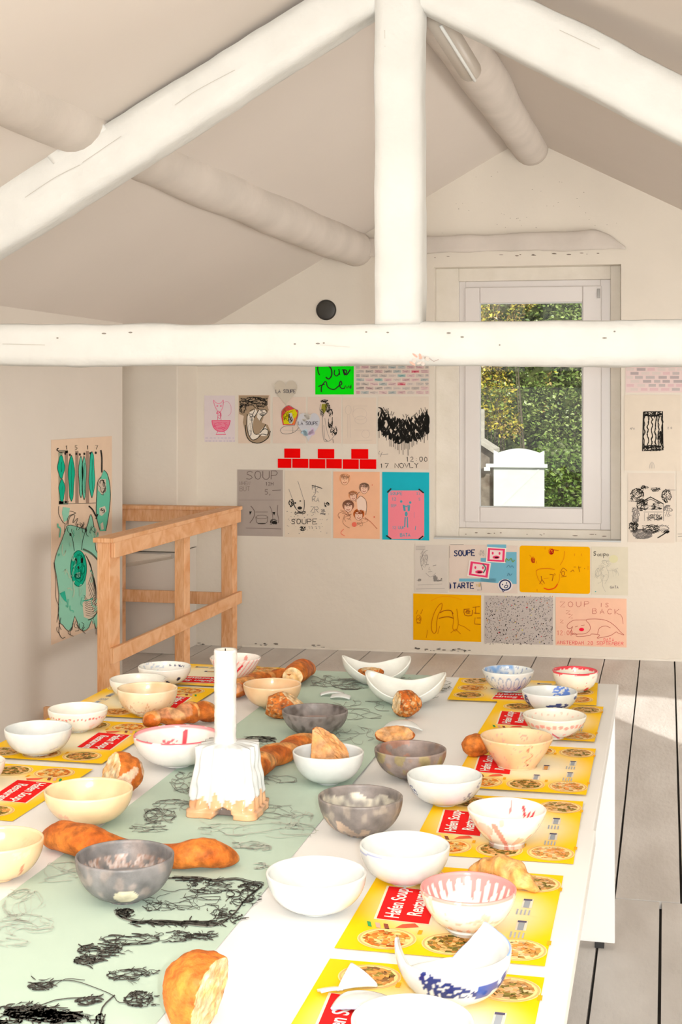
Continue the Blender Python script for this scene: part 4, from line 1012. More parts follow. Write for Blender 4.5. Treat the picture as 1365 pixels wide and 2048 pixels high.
from mathutils import Euler
tri = lambda u: (0.0, max(.02, 1-abs(u-.52)*1.9))
DN = Euler((math.radians(-78), 0, 0))     # bowl wall lying on its back
shard('ceramic_shard', 'curved white shard with a standing pointed tip behind the rust stained bowl', (806, 1452), .11, -.50, .50, .0, .75, Euler((math.radians(-72), 0, 0)), jag=lambda u: (0, max(.03, 1-abs(u-.45)*2.0)))
shard('ceramic_shard', 'thin white curved sliver on the runner, rear one of the pair', (665, 1384), .09, -.40, .42, .0, .22, Euler((math.radians(-80), 0, math.radians(8))))
shard('ceramic_shard', 'thin white curved sliver on the runner, front one of the pair', (682, 1391), .08, -.34, .40, .0, .28, Euler((math.radians(-70), 0, math.radians(-14))))
shard('ceramic_shard', 'white shard with an upright tip on the nearest placemat', (712, 1962), .10, -.32, .30, .0, .50, Euler((math.radians(-55), 0, math.radians(14))), jag=tri)
shard('ceramic_shard', 'white shard with a pale blue edge touching the cut-off bowl', (728, 2000), .11, -.36, .38, .0, .55, Euler((math.radians(-74), 0, math.radians(-18))), paint=lambda u, v, L: (.45, .62, .85) if v < .12 else WH)
shard('ceramic_shard', 'small flat white shard on the yellow edge of the nearest placemat', (660, 1974), .10, -.17, .17, .1, .36, Euler((math.radians(-95), 0, .3)))
# ================================================================== BREAD
CR1 = (.47, .105, .010); CR2 = (.62, .19, .028); CR3 = (.30, .06, .008); CRUMB = (.80, .46, .18); FLOUR = (.80, .62, .45)
def crust(p, seed, dark=0):
    v = noise.noise(Vector(p)*22+Vector((seed, 0, 0))); c = mixc(CR1, CR2, .5+v*1.3); return mixc(c, CR3, dark)
def loaf(label, pts, seed=1, flat=.82, cut0=False, cut1=False, seeds=False, ridges=0, tag_=None, name='bread_loaf', flour=0, colr=None):
    """pts: (x, y, radius) in pixels along the loaf, lying on the table"""
    P = []
    for x, y, rp in pts:
        zc = 3.0
        for _ in range(10):
            r = rp*zc/F; z = TN+.002+r*flat; q = hz(x, y, z); zc = depth(q)
        P.append((q, rp*zc/F))
    n = 76; res = 30; base = Vector((P[0][0].x+P[-1][0].x, P[0][0].y+P[-1][0].y, 0))/2; base.z = TN+.002
    cen = []; rad = []
    m = len(P)-1
    for i in range(n):
        t = i/(n-1)*m; k = min(m-1, int(t)); u = t-k
        g = lambda j: P[max(0, min(m, j))]
        w = [-.5*u+u*u-.5*u**3, 1-2.5*u*u+1.5*u**3, .5*u+2*u*u-1.5*u**3, -.5*u*u+.5*u**3]
        cen.append(sum((g(k-1+j)[0]*w[j] for j in range(4)), Vector())); rad.append(sum(g(k-1+j)[1]*w[j] for j in range(4)))
    V = []; C = []; Fc = []
    for i in range(n):
        t = (cen[min(n-1, i+1)]-cen[max(0, i-1)]); t.z = 0; t.normalize(); s = Vector((-t.y, t.x, 0)); f = i/(n-1)
        e = 1.0
        if not cut0 and f < .12: e *= math.sqrt(max(0.0, 1-(1-f/.12)**2))
        if not cut1 and f > .88: e *= math.sqrt(max(0.0, 1-(1-(1-f)/.12)**2))
        e = max(e, .04)
        for k in range(res):
            a = 2*PI*k/res; ca, sa = math.cos(a), math.sin(a); r = rad[i]*e
            hh = r*flat*(1 if sa > 0 else .9)
            q = Vector((cen[i].x, cen[i].y, TN+.002+rad[i]*flat*(.5+.42*e) if e < 1 else cen[i].z)) + s*ca*r + Vector((0, 0, sa*hh))
            d = .09*noise.noise(q*20+Vector((seed, 0, 0)))+.045*noise.noise(q*60)
            g_ = 0
            if ridges: g_ = .10*math.sin(f*ridges*2*PI + ca*2.2)
            q += (s*ca+Vector((0, 0, sa)))*r*(d+g_)
            q.z = max(q.z, TN+.002)
            c = colr(q, f, a) if colr else crust(q, seed)
            if ridges and math.sin(f*ridges*2*PI + ca*2.2) > .55 and sa > -.2: c = mixc(c, (.76, .40, .13), .6)
            if seeds and sa > -.3 and noise.noise(q*150) > .18: c = (.78, .58, .33) if noise.noise(q*90) > -.1 else (.32, .16, .06)
            if flour and sa > .2 and noise.noise(q*14+Vector((9, 0, seed))) > .12: c = mixc(c, FLOUR, flour)
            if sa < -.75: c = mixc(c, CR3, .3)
            V.append(q-base); C.append(c)
    for i in range(n-1):
        for k in range(res): Fc.append((i*res+k, i*res+(k+1) % res, (i+1)*res+(k+1) % res, (i+1)*res+k))
    Fc += [tuple(range(res))[::-1], tuple(range((n-1)*res, n*res))]
    me = mesh(name, V, Fc); vcols(me, C); bm = bmesh.new(); bm.from_mesh(me); bmesh.ops.recalc_face_normals(bm, faces=bm.faces); bm.to_mesh(me); bm.free()
    o = link(name, me, M['bread'], smooth=True); o.location = base; tag(o, label, 'bread')
    for cut, i, sg in ((cut0, 0, -1), (cut1, n-1, 1)):
        if cut:
            t = (cen[1]-cen[0]) if i == 0 else (cen[-1]-cen[-2]); t.normalize(); t *= sg
            ring_ = V[i*res:(i+1)*res]; c = sum(ring_, Vector())/res; W = []; CC = []; F2 = []
            for lv in range(7):
                for k in range(res):
                    q = c+(ring_[k]-c)*(.97*(1-lv/6.3)); q = q + t*(.0015+.006*(noise.noise(q*70)+.3)*(lv > 0)); W.append(q); CC.append(mixc(CRUMB, (.86, .68, .42), .5+noise.noise(q*60)))
            for lv in range(6):
                for k in range(res): F2.append((lv*res+k, lv*res+(k+1) % res, (lv+1)*res+(k+1) % res, (lv+1)*res+k))
            F2.append(tuple(range(6*res, 7*res)))
            mm = mesh('crumb', W, F2); vcols(mm, CC); link('crumb', mm, M['crumb'], o, True)
    return o
def chunk(label, cx, cy, rx, ry, rz, cuts, rot=0, seed=1, tan=0, seeds=False, z0=None, lift=0, name='bread_chunk', flour=0):
    """torn or cut piece: an uneven lump with flat crumb faces. rx, ry, rz metres; cuts: (normal, distance share, mostly crumb)"""
    c = hz(cx, cy, (TN if z0 is None else z0)+rz*.95)
    bm = bmesh.new(); bmesh.ops.create_icosphere(bm, subdivisions=5, radius=1)
    cols = []; V = []
    for v in bm.verts:
        p = v.co.copy(); p *= 1+.10*noise.noise(p*1.7+Vector((seed, 0, 0)))+.035*noise.noise(p*6)
        crumb = False
        for nn, d, rough in cuts[:]:
            nn = Vector(nn).normalized(); q = p.dot(nn)-d
            if q > 0: p -= nn*q; p += nn*rough*.045*(noise.noise(p*6+Vector((seed, 3, 0)))); crumb = crumb or q > .025
        p = Vector((p.x*rx, p.y*ry, max(p.z, -.93)*rz)); v.co = p
        if crumb: col = mixc(CRUMB, (.86, .70, .46), .5+noise.noise(p*70)); col = mixc(col, (.66, .36, .12), (noise.noise(p*120)-.2)*2); col = mixc(col, (.66, .27, .085), tan)
        else:
            col = crust(p, seed)
            if seeds and noise.noise(p*170+Vector((seed, 0, 0))) > .12: col = (.66, .40, .18) if noise.noise(p*110) > .0 else (.24, .09, .03)
            if flour and noise.noise(p*30+Vector((seed, 9, 0))) > .15: col = mixc(col, FLOUR, flour)
        cols.append(col)
    me = bpy.data.meshes.new(name); bm.to_mesh(me); bm.free(); vcols(me, cols)
    o = link(name, me, M['bread'], smooth=True); o.location = (c.x, c.y, (TN+.002 if z0 is None else z0)+.93*rz+lift); o.rotation_euler = (0, 0, rot+math.atan2(-c.x, c.y))
    return tag(o, label, 'bread')
loaf('long dumbbell-shaped crusty loaf with bulging ends behind the front grey bowl', [(92, 1667, 26), (122, 1672, 34), (180, 1684, 38), (240, 1700, 28), (300, 1706, 22), (345, 1712, 28), (390, 1708, 36), (430, 1707, 34), (478, 1710, 20)], 3, .86, colr=lambda q, f, a: mixc(crust(q, 3), (.80, .50, .22), (f-.965)*60))
loaf('slender twisted baguette lying on the runner behind the candle', [(492, 1538, 36), (530, 1520, 27), (570, 1502, 24), (605, 1486, 22), (640, 1478, 16)], 5, .85, ridges=3.2, cut0=False)
loaf('dark crusty baguette beside the flame bowl', [(288, 1440, 17), (320, 1434, 19), (355, 1433, 21), (385, 1425, 24), (412, 1424, 23), (436, 1425, 18)], 9, .85, ridges=4, flour=.25)
loaf('long dark baguette bent toward the right behind the peach bowl', [(465, 1383, 20), (500, 1364, 18), (535, 1354, 15), (566, 1351, 15), (584, 1349, 14)], 14, .85, ridges=3, flour=.35)
loaf('thick end of a brown loaf with a pale cut side at the far table end', [(618, 1336, 16), (606, 1338, 22), (594, 1346, 24), (586, 1354, 22)], 22, .9, cut1=True)
chunk('round floured bread chunk with a torn left face beside the yellow placemat', 240, 1548, .050, .052, .044, [((-1, -.35, .35), .42, 1.0)], 0, 4, flour=.75)
chunk('seed-covered bread piece leaning before the dark grey bowl', 572, 1412, .064, .035, .036, [((.9, -.1, .75), .55, .8), ((-1, 0, .1), .80, .5)], 0, 6, seeds=True)
chunk('small seeded bun piece in front of the broken shells', 812, 1408, .042, .036, .036, [((-1, -.35, .15), .62, 1.2)], 0, 8, seeds=True)
chunk('brown bread piece lying inside the rear broken shell', 741, 1345, .040, .020, .018, [((0, -.2, 1), .7, .6)], 0, 10, seeds=True, z0=TN+.012)
chunk('flat bread slice resting behind the rust stained bowl', 790, 1471, .050, .034, .022, [((0, -.75, .7), .30, .8)], 0, 12, tan=.6)
chunk('small dark bun behind the straight-sided peach bowl', 952, 1492, .034, .030, .027, [((1, -.2, .2), .8, .5)], 0, 15)
chunk('big torn bread end standing on the bare white table near the camera', 400, 1985, .052, .050, .055, [((.78, -.52, -.22), .30, 1.1)], .1, 17, tan=.25)
wbx, wby, wR, wH = BOWLS['plain white bowl holding a wedge of bread']
w = chunk('pale wedge of bread poking out of the plain white bowl', 652, 1492, .058, .030, .050, [((.75, -.3, .75), .18, 1.0), ((-.3, -1, .2), .35, .8), ((-1, .0, .05), .66, .5)], 0, 19, tan=.75, z0=TN+.035)
w.location.x = wbx; w.location.y = wby+.004
# croissant
def ccol(q, f, a):
    return mixc((.85, .50, .20), (.74, .32, .08), .5+.5*math.sin(f*38)+.3*noise.noise(q*40))
loaf('golden croissant lying behind the bowl with the dripping rim', [(936, 1744, 8), (955, 1736, 17), (980, 1734, 25), (1010, 1738, 29), (1040, 1755, 25), (1062, 1770, 16), (1080, 1778, 7)], 31, .85, ridges=5, colr=ccol, name='croissant')

# ================================================================== CANDLE AND HOLDER
cb = hz(457, 1622, TN); hold = empty('candle_holder', (cb.x, cb.y, TN+.0018), math.atan2(-cb.x, cb.y)-.28)
tag(hold, 'clay block candle holder with dripping white glaze, mouse-hole arch at its foot', 'candle holder')
def block():
    V = []; C = []; Fc = []; nh, res = 56, 120; H = .138
    for i in range(nh+1):
        f = i/nh; hw = .074-.020*min(1, f*1.0)**.7; dd = hw*.88
        if f < .10: hw = .077; dd = .068
        for k in range(res):
            a = 2*PI*k/res; ca, sa = math.cos(a), math.sin(a); q = (abs(ca)**9+abs(sa)**9)**(-1/9)
            rib = .0036*math.sin(a*17+3*noise.noise(Vector((a*2, 0, 1))))*(1 if f > .12 else .15) + .004*noise.noise(Vector((ca*3, sa*3, f*5)))
            x, y = ca*q*(hw+rib), sa*q*(dd+rib); z = f*H
            edge = .27+.12*noise.noise(Vector((ca*4, sa*4, 3)))+.10*noise.noise(Vector((ca*11, sa*11, 5)))+.05*math.sin(a*17)
            glz = f > edge
            if glz: x *= 1.035; y *= 1.035
            arch = None
            if y < -dd*.7 and (x-.008)**2+(z)**2 < .021**2: y += .030; arch = 1
            V.append(Vector((x, y, z)))
            if glz: C.append((.60, .63, .63))
            else: C.append(mixc((.66, .34, .17), (.74, .44, .25), .5+noise.noise(Vector((x, y, z))*50)) if not arch else (.22, .17, .15))  # arch recess coloured darker, its shade put into the vertex colour
    for i in range(nh):
        for k in range(res): Fc.append((i*res+k, i*res+(k+1) % res, (i+1)*res+(k+1) % res, (i+1)*res+k))
    top = [V[nh*res+k].copy() for k in range(res)]
    for lv in range(1, 6):
        for k in range(res): p = top[k]*(1-lv/6); p.z = H+.006*math.sin(lv/5*PI*.5)+.003*noise.noise(Vector((p.x*40, p.y*40, 2))); V.append(p); C.append((.60, .63, .63))
    for i in range(nh, nh+5):
        for k in range(res): Fc.append((i*res+k, i*res+(k+1) % res, (i+1)*res+(k+1) % res, (i+1)*res+k))
    Fc += [tuple(range((nh+5)*res, (nh+6)*res)), tuple(range(res))[::-1]]
    me = mesh('glazed_block', V, Fc); vcols(me, C); return link('glazed_block', me, M['glaze'], hold, True)
block()
# candle: separate thing stuck in the holder
zc_ = depth(Vector((cb.x, cb.y, 0)))
htop = EYE-(1303-HZ)*zc_/F; hb = TN+.138
V = []; Fc = []; C = []; n, res = 90, 40
for i in range(n+1):
    f = i/n; z = (htop-hb+.004)*f; r0 = .0225+.0025*(f < .1)*(1-f*10)+.0015*f
    if f > .985: r0 *= .95
    for k in range(res):
        a = 2*PI*k/res; r = r0*(1+.05*noise.noise(Vector((math.cos(a)*1.5, math.sin(a)*1.5, z*60)))+.035*noise.noise(Vector((math.cos(a)*4, math.sin(a)*4, z*160))))
        V.append(Vector((r*math.cos(a), r*math.sin(a), z))); C.append(mixc((.62, .62, .60), (.68, .54, .47), max(0, noise.noise(Vector((0, 0, z*25)))*1.4+.1*noise.noise(Vector((math.cos(a)*2, math.sin(a)*2, z*30))))))
for i in range(n):
    for k in range(res): Fc.append((i*res+k, i*res+(k+1) % res, (i+1)*res+(k+1) % res, (i+1)*res+k))
for lv in range(1, 5):
    for k in range(res): p = V[n*res+k].copy(); p.x *= 1-lv/5; p.y *= 1-lv/5; p.z -= .004*math.sin(lv/4*PI/2); V.append(p); C.append((.82, .78, .72))
for i in range(n, n+4):
    for k in range(res): Fc.append((i*res+k, i*res+(k+1) % res, (i+1)*res+(k+1) % res, (i+1)*res+k))
Fc += [tuple(range((n+4)*res, (n+5)*res)), tuple(range(res))[::-1]]
cw = Vector((cb.x, cb.y, 0)); off = hz(451, 1500, hb)
d = ray(451, 1500); d = d/depth(d); cpos = E+d*zc_
me = mesh('pillar_candle', V, Fc); vcols(me, C); cnd = link('pillar_candle', me, M['wax'], smooth=True); cnd.location = (cpos.x, cpos.y, hb+.0012)
tag(cnd, 'thick knobbly white pillar candle standing on the glazed clay holder', 'candle')
mb = MB(); mb.box((-.001, -.001, 0), (.001, .001, .008)); wk = mb.build('wick', M['ink_black'] if 'ink_black' in M else M['black'], cnd); wk.location = (0, 0, htop-hb-.003)

# ================================================================== PAPERS ON THE END WALL
BK = (.03, .028, .025); GY = (.30, .27, .25); LG = (.48, .44, .40)
def far2(r, g, b): return far(r, g, b)
def sheet(name, label, cat, x0, y0, x1, y1, col, group=None, off=.0025, round_=0):
    """sheet of paper on the end wall, given by two opposite corners"""
    a = wpd(x0, y0, off); b = wpd(x1, y1, off); ul, zt_, ur, zb_ = a[0], a[1], b[0], b[1]
    org = wq(ul, zb_, off); W_ = ur-ul; H_ = zt_-zb_
    pts = []
    r = round_*W_
    if r:
        for cx, cy, s0 in ((W_-r, H_-r, 0), (r, H_-r, 1), (r, r, 2), (W_-r, r, 3)):
            for k in range(5): an = PI/2*(s0+k/4); pts.append((cx+r*math.cos(an), cy+r*math.sin(an)))
    else: pts = [(0, 0), (W_, 0), (W_, H_), (0, H_)]
    P = [org+WU*u+Vector((0, 0, v)) for u, v in pts]
    mb = MB(); mb.prism([p-org for p in P], -WN*(off-.0006)); o = mb.build(name, paper_mat(col)); o.location = org
    tag(o, label, cat, group); return o
def ink_on(o, off=.0025):
    ik = Ink(lambda x, y, l: wp(x, y, off+.0012+.0005*l)); ik.owner = o; return ik
def done(ik, name='ink_drawing'):
    if not ik.V: return
    o = ik.build(name, ik.owner); o.matrix_parent_inverse = Matrix.Translation(-ik.owner.location)
    return o
def grp(): return None
PN = 'drawing'
# 1 pink cat in a bowl
o = sheet(PN, 'drawing of a pink cat rising from a soup bowl, leftmost on the gable wall', 'drawing', 409, 791, 470, 884, far(212, 200, 200))
ik = ink_on(o); PKC = far(225, 80, 120)
ik.poly([(424, 842), (460, 842), (456, 856), (448, 862), (436, 862), (428, 856)], far(222, 130, 150)); ik.lay = 1
ik.line([(424, 841), (461, 841)], 1.5, PKC); ik.line([(424, 841), (427, 854), (436, 862), (449, 862), (457, 854), (461, 841)], 1.5, PKC, 3); ik.line([(436, 863), (432, 869), (452, 869), (448, 863)], 1.3, PKC)
ik.line([(435, 841), (436, 825), (430, 812), (427, 800), (433, 806), (442, 806), (447, 800), (446, 814), (441, 826), (443, 841)], 1.1, far(226, 120, 150), 3); ik.line([(446, 806), (455, 803), (462, 812), (462, 826), (456, 832)], .9, far(206, 140, 160), 4)
ik.ell(435, 812, 2, 1.2, PKC, 8); ik.ell(442, 812, 2, 1.2, PKC, 8); ik.scrib(441, 852, 14, 8, 8, .8, PKC, .4); ik.scrib(438, 830, 5, 9, 4, .7, PKC, .4)
for y in (876, 882):
    x = 411
    while x < 468: w_ = random.uniform(2, 6); ik.line([(x, y), (x+w_, y)], 1.0, far(170, 160, 180)); x += w_+random.uniform(2, 4)
done(ik)
# 2 brown mermaid
o = sheet(PN, 'brown and white drawing of a curled mermaid holding her hands up', 'drawing', 477, 790, 541, 887, far(212, 192, 172))
ik = ink_on(o); BR = far(160, 138, 112)
ik.poly([(478, 791), (538, 791), (535, 810), (538, 820), (528, 832), (524, 845), (536, 850), (541, 862), (538, 876), (525, 885), (505, 886), (494, 876), (490, 860), (486, 845), (488, 832), (479, 828)], BR)
ik.lay = 1; WHT = far(222, 212, 196)
ik.poly([(500, 824), (512, 818), (516, 826), (508, 836), (506, 850), (506, 862), (512, 870), (520, 868), (516, 876), (504, 880), (497, 868), (495, 850), (495, 834)], WHT); ik.poly([(517, 820), (530, 820), (534, 826), (526, 833), (520, 842), (514, 834)], WHT); ik.poly([(518, 868), (524, 858), (532, 852), (536, 862), (534, 872), (524, 872)], WHT)
ik.lay = 2; ik.line([(495, 828), (494, 850), (498, 870), (506, 880), (516, 876), (524, 868), (536, 870), (536, 860), (528, 858), (520, 866), (528, 856), (532, 848)], 1.4, BK, 3); ik.line([(500, 822), (510, 818), (504, 836), (506, 858), (510, 868), (520, 868)], 1.1, BK, 3)
ik.line([(518, 818), (532, 820), (534, 826), (526, 832), (520, 842)], 1.2, BK, 3); ik.line([(508, 836), (518, 820)], 1.4, BK); ik.line([(491, 850), (493, 870), (502, 883), (520, 886), (536, 876), (541, 862)], 1.6, BK, 3)
ik.scrib(508, 806, 29, 12, 34, 1.1, BK, .22); ik.scrib(486, 818, 8, 8, 8, 1.0, BK, .4); ik.scrib(504, 834, 6, 8, 5, .8, BK, .4); ik.scrib(526, 826, 8, 6, 5, .8, BK, .4); ik.scrib(500, 860, 4, 14, 6, .6, GY, .4)
done(ik)
# 3 flame haired figure, 4 lady
o = sheet(PN, 'drawing of a figure with red and yellow flaming hair on a cloud', 'drawing', 546, 794, 612, 887, far(214, 196, 180))
ik = ink_on(o)
ik.poly([(563, 834), (563, 822), (570, 814), (578, 811), (588, 816), (596, 820), (596, 832), (592, 842), (590, 850), (566, 850)], far(200, 70, 70)); ik.lay = 1
ik.poly([(568, 848), (566, 832), (574, 822), (590, 818), (595, 826), (592, 840), (584, 848)], far(205, 195, 20)); ik.lay = 2
ik.poly([(578, 826), (584, 826), (588, 840), (584, 848), (578, 846)], far(190, 185, 180)); ik.poly([(588, 838), (593, 832), (590, 848), (586, 850)], far(225, 120, 60)); ik.lay = 3
ik.line([(563, 834), (564, 822), (572, 813), (580, 811), (590, 818), (597, 822), (595, 836), (590, 850)], 1.0, GY, 3); ik.scrib(581, 836, 5, 10, 6, .8, BK, .4); ik.scrib(576, 830, 12, 14, 7, .7, far(120, 100, 20), .4)
ik.line([(590, 851), (572, 852), (562, 858), (564, 866), (574, 868), (585, 866), (592, 862), (600, 854), (606, 858), (602, 866), (612, 864)], 1.1, GY, 3); ik.line([(586, 854), (586, 866)], .8, GY); ik.line([(566, 860), (604, 862)], .6, LG)
done(ik)
o = sheet(PN, 'drawing of a lady in a long dress with trailing curly hair', 'drawing', 616, 794, 683, 887, far(214, 196, 180))
ik = ink_on(o)
ik.poly([(644, 808), (655, 808), (653, 820), (648, 828), (643, 818)], far(140, 135, 50)); ik.lay = 1
for a_ in [(650, 803, 8, 4, 9), (656, 815, 5, 10, 9), (662, 826, 4, 8, 7), (661, 845, 5, 12, 8), (668, 862, 7, 10, 9), (645, 826, 4, 8, 4)]: ik.scrib(*a_, .9, BK, .5)
ik.line([(642, 808), (640, 820), (645, 832), (645, 850), (648, 880), (656, 883), (664, 878), (672, 866)], 1.0, GY, 3); ik.line([(650, 836), (654, 860), (660, 878)], .8, GY, 3); ik.line([(648, 850), (650, 878)], .7, GY); ik.line([(666, 878), (667, 886)], .9, BK); ik.line([(650, 878), (655, 882)], 2, GY)
done(ik)
# 5 faint pencil sheet
o = sheet(PN, 'very faint pencil drawing sheet left of the black dripping lettering', 'drawing', 686, 795, 753, 888, far(214, 198, 180))
ik = ink_on(o); PF = far(196, 182, 168)
ik.ell(697, 820, 6, 9, PF, w=.8); ik.line([(696, 830), (696, 875)], .8, PF); ik.line([(700, 830), (701, 875)], .8, PF); ik.ell(722, 840, 12, 8, PF, w=.8); ik.line([(708, 860), (740, 860)], .7, PF); ik.ell(732, 868, 8, 8, PF, w=.8); ik.line([(706, 830), (708, 812), (735, 812)], .7, PF); ik.line([(708, 882), (745, 880)], .7, PF); ik.ell(720, 828, 14, 12, PF, w=.6)
done(ik)
# 6 black metal lettering
o = sheet(PN, 'drawing of large black thorny dripping lettering with a date below', 'drawing', 757, 793, 858, 939, far(213, 200, 183))
ik = ink_on(o)
for k in range(300):
    u = random.random(); x = 758+100*u; topy = 815+14*math.sin(PI*u); boty = 856+28*math.sin(PI*u)**.9
    y = random.uniform(topy+4, max(topy+6, boty-4)); ln = random.uniform(6, 15); sl_ = random.uniform(-.75, .5) if u < .5 else random.uniform(-.4, .8)
    P_ = [(x, y)]
    for q in range(3): P_.append((P_[-1][0]+sl_*ln*.4+random.uniform(-2, 2), P_[-1][1]+ln*.42))
    P_ = [(max(757.5, min(858, p[0])), min(p[1], boty+3)) for p in P_]; ik.line(P_, random.uniform(1.6, 4.4), BK, 3, taper=True)
for k in range(26):
    u = random.random(); x = 758+99*u; y = 816+16*math.sin(PI*u)+random.uniform(0, 8); ik.line([(x, y), (x+random.uniform(-4, 4), y-random.uniform(4, 9))], 1.3, BK, 1, taper=True)
ik.line([(757, 815), (764, 818), (770, 832), (782, 850), (792, 868)], 4.5, BK, 3, True); ik.line([(855, 818), (853, 832), (856, 848)], 3.2, BK, 3, True)
for k in range(28):
    u = (k+.5)/28; x = 758+100*u+random.uniform(-1, 1); y = 854+26*math.sin(PI*u); ik.line([(x, y-6), (x, y+random.uniform(6, 26)+(10 if .3 < u < .65 else 0))], random.uniform(.7, 1.3), BK)
ik.line([(760, 902), (757, 908), (764, 908), (761, 914), (765, 904)], .9, GY); ik.line([(765, 909), (777, 908)], 1, GY)
ik.text('12:00', 812, 923, 9, 1.1, BK, .95 + .4, 0, .5, wd=.75); ik.text('17 NOVLY', 760, 936, 9, 1.2, BK, 1.3, -.01, .6, wd=.85)
done(ik)
# 7 green sheet, 8 pencil bricks
o = sheet(PN, 'bright green sheet with black handwriting just below the tie beam', 'drawing', 631, 716, 708, 789, far(0, 222, 10))
ik = ink_on(o)
ik.line([(640, 724), (636, 734), (637, 745), (640, 750)], 2.2, BK, 4); ik.line([(650, 728), (662, 736), (664, 750), (658, 758), (652, 754)], 2.6, BK, 4); ik.line([(670, 740), (669, 748), (674, 752), (679, 746), (678, 738), (680, 750)], 2, BK, 4); ik.line([(686, 738), (690, 750), (694, 742), (688, 740), (693, 750), (701, 739)], 2.4, BK, 4)
ik.line([(643, 784), (644, 772), (652, 763), (656, 774), (668, 779), (678, 772), (684, 768), (682, 762), (679, 770), (684, 777), (690, 776)], 2.2, BK, 4); ik.line([(637, 773), (650, 768)], 2, BK); ik.line([(690, 777), (691, 771), (695, 777), (698, 771), (700, 777), (703, 769), (702, 778)], 1.3, BK, 2)
done(ik)
o = sheet(PN, 'sheet of pencil-shaded grey and pink bricks left of the window', 'drawing', 712, 716, 860, 789, far(214, 200, 186))
ik = ink_on(o)
cs = [far(165, 158, 152), far(180, 172, 166), far(205, 170, 172), far(190, 150, 155), far(150, 165, 165), far(200, 188, 180)]
for r_ in range(8):
    y0_ = 723+r_*8.4; x = 713+(9 if r_ % 2 else 0)*1.0
    if r_ % 2: ik.poly([(713, y0_), (720, y0_), (720, y0_+6), (713, y0_+6)], random.choice(cs))
    while x < 858:
        w_ = min(16, 858-x); c = random.choice(cs)
        if (r_, int((x-713)/18)) in ((2, 6), (5, 4)): c = far(205, 60, 95)
        if (r_, int((x-713)/18)) in ((4, 2), (3, 4)): c = far(110, 165, 165)
        if r_ == 6+0: c = mixc(c, far(120, 110, 105), .35) if x < 760 else c
        ik.lay = 0; ik.poly([(x, y0_), (x+w_, y0_), (x+w_, y0_+6), (x, y0_+6)], mixc(c, far(214, 200, 186), .5))
        ik.lay = 1
        for q in range(5): ik.line([(x+random.uniform(0, w_*.4), y0_+random.uniform(.5, 5.5)), (x+w_*random.uniform(.6, 1), y0_+random.uniform(.5, 5.5))], .7, mul(c, random.uniform(.7, 1)))
        x += 18.4
done(ik)
# hearts
def heart(x0, y0, x1, y1, col, label, lay, txt, tx, ty, th_, extra=None):
    cx, w_, h_ = (x0+x1)/2, (x1-x0)/2, y1-y0; P_ = []
    for k in range(40):
        t = 2*PI*k/40; hx_ = 16*math.sin(t)**3; hy_ = 13*math.cos(t)-5*math.cos(2*t)-2*math.cos(3*t)-math.cos(4*t); P_.append((cx+hx_/16*w_, y0+h_*(12-hy_)/29))
    off = .006+.002*lay
    base_ = wp(cx, y1, off); mb = MB(); mb.prism([wp(x, y, off)-base_ for x, y in P_[::-1]], -WN*.0008); o = mb.build('paper_heart', paper_mat(col)); o.location = base_
    tag(o, label, 'paper heart'); ik = ink_on(o, off)
    if extra: extra(ik)
    ik.lay = 3; ik.text(txt, tx, ty, th_, .9, far(60, 55, 70), 1.2, 0, .1, wd=.6); done(ik, 'lettering')
heart(549, 761, 595, 812, far(198, 188, 170), 'small beige paper heart reading LA SOUPE above the mermaid drawing', 0, 'LA SOUPE', 552, 786, 7)
def hx_(ik):
    for c, cx_, cy_ in ((far(170, 195, 205), 610, 866), (far(205, 185, 205), 622, 862), (far(205, 200, 190), 615, 835)):
        for k in range(9): ik.ell(cx_+random.uniform(-6, 6), cy_+random.uniform(-6, 6), random.uniform(2, 6), random.uniform(2, 4), c, 9, random.random()*3)
heart(595, 826, 640, 884, far(196, 196, 200), 'pale blue and pink paper heart reading LA SOUPE between two drawings', 1, 'LA SOUPE', 597, 850, 7, hx_)
# red bricks of paper
for i, (x0, y0, x1, y1) in enumerate([(569, 897, 601, 916), (636, 898, 669, 917), (703, 898, 737, 918), (556, 917.5, 583, 936), (585, 917.5, 617, 936), (619, 918, 651, 937), (653, 918, 684, 937), (686, 918.5, 718, 938), (720, 918.5, 753, 938)]):
    row = 'upper row' if i < 3 else 'lower row'
    nm = ['left', 'middle', 'right'][i] if i < 3 else ['first', 'second', 'third', 'fourth', 'fifth', 'last'][i-3]
    o = sheet('paper_brick', f'bright red paper brick on the gable wall, {nm} ' + ('in the upper row' if i < 3 else 'from the left in the lower row'), 'paper brick', x0, y0, x1, y1, far(240, 0, 0), 'red paper bricks on the gable wall')
# grey SOUP sheet
o = sheet(PN, 'grey sheet with SOUP lettering and drawn bowls behind the railing corner', 'drawing', 475, 939, 566, 1073, far(168, 156, 146))
ik = ink_on(o); DG = far(105, 92, 86)
ik.text('SOUP', 493, 959, 17, 1.3, DG, 1.3, 0, .4, wd=.75); ik.text('WHEN', 479, 970, 7, .8, far(130, 118, 110), 1.3); ik.text('BUT!', 480, 982, 9, .9, far(130, 118, 110), 1.3); ik.text('12H', 531, 971, 7, .9, DG, 1.3); ik.text('5,', 530, 989, 10, 1.1, DG, 1.2); ik.line([(545, 981), (562, 980)], 1.2, DG)
ik.line([(502, 1012), (509, 1022), (508, 1034), (500, 1046)], 1.3, DG, 4); ik.poly([(499, 1023), (504, 1023), (500, 1030)], BK); ik.ell(524, 1034, 12, 3.5, DG, w=.9); ik.line([(512, 1034), (514, 1045), (524, 1048), (534, 1045), (536, 1034)], 1.1, DG, 3); ik.line([(516, 1047), (531, 1047)], 1.6, BK); ik.line([(511, 1024), (536, 1024)], .8, DG)
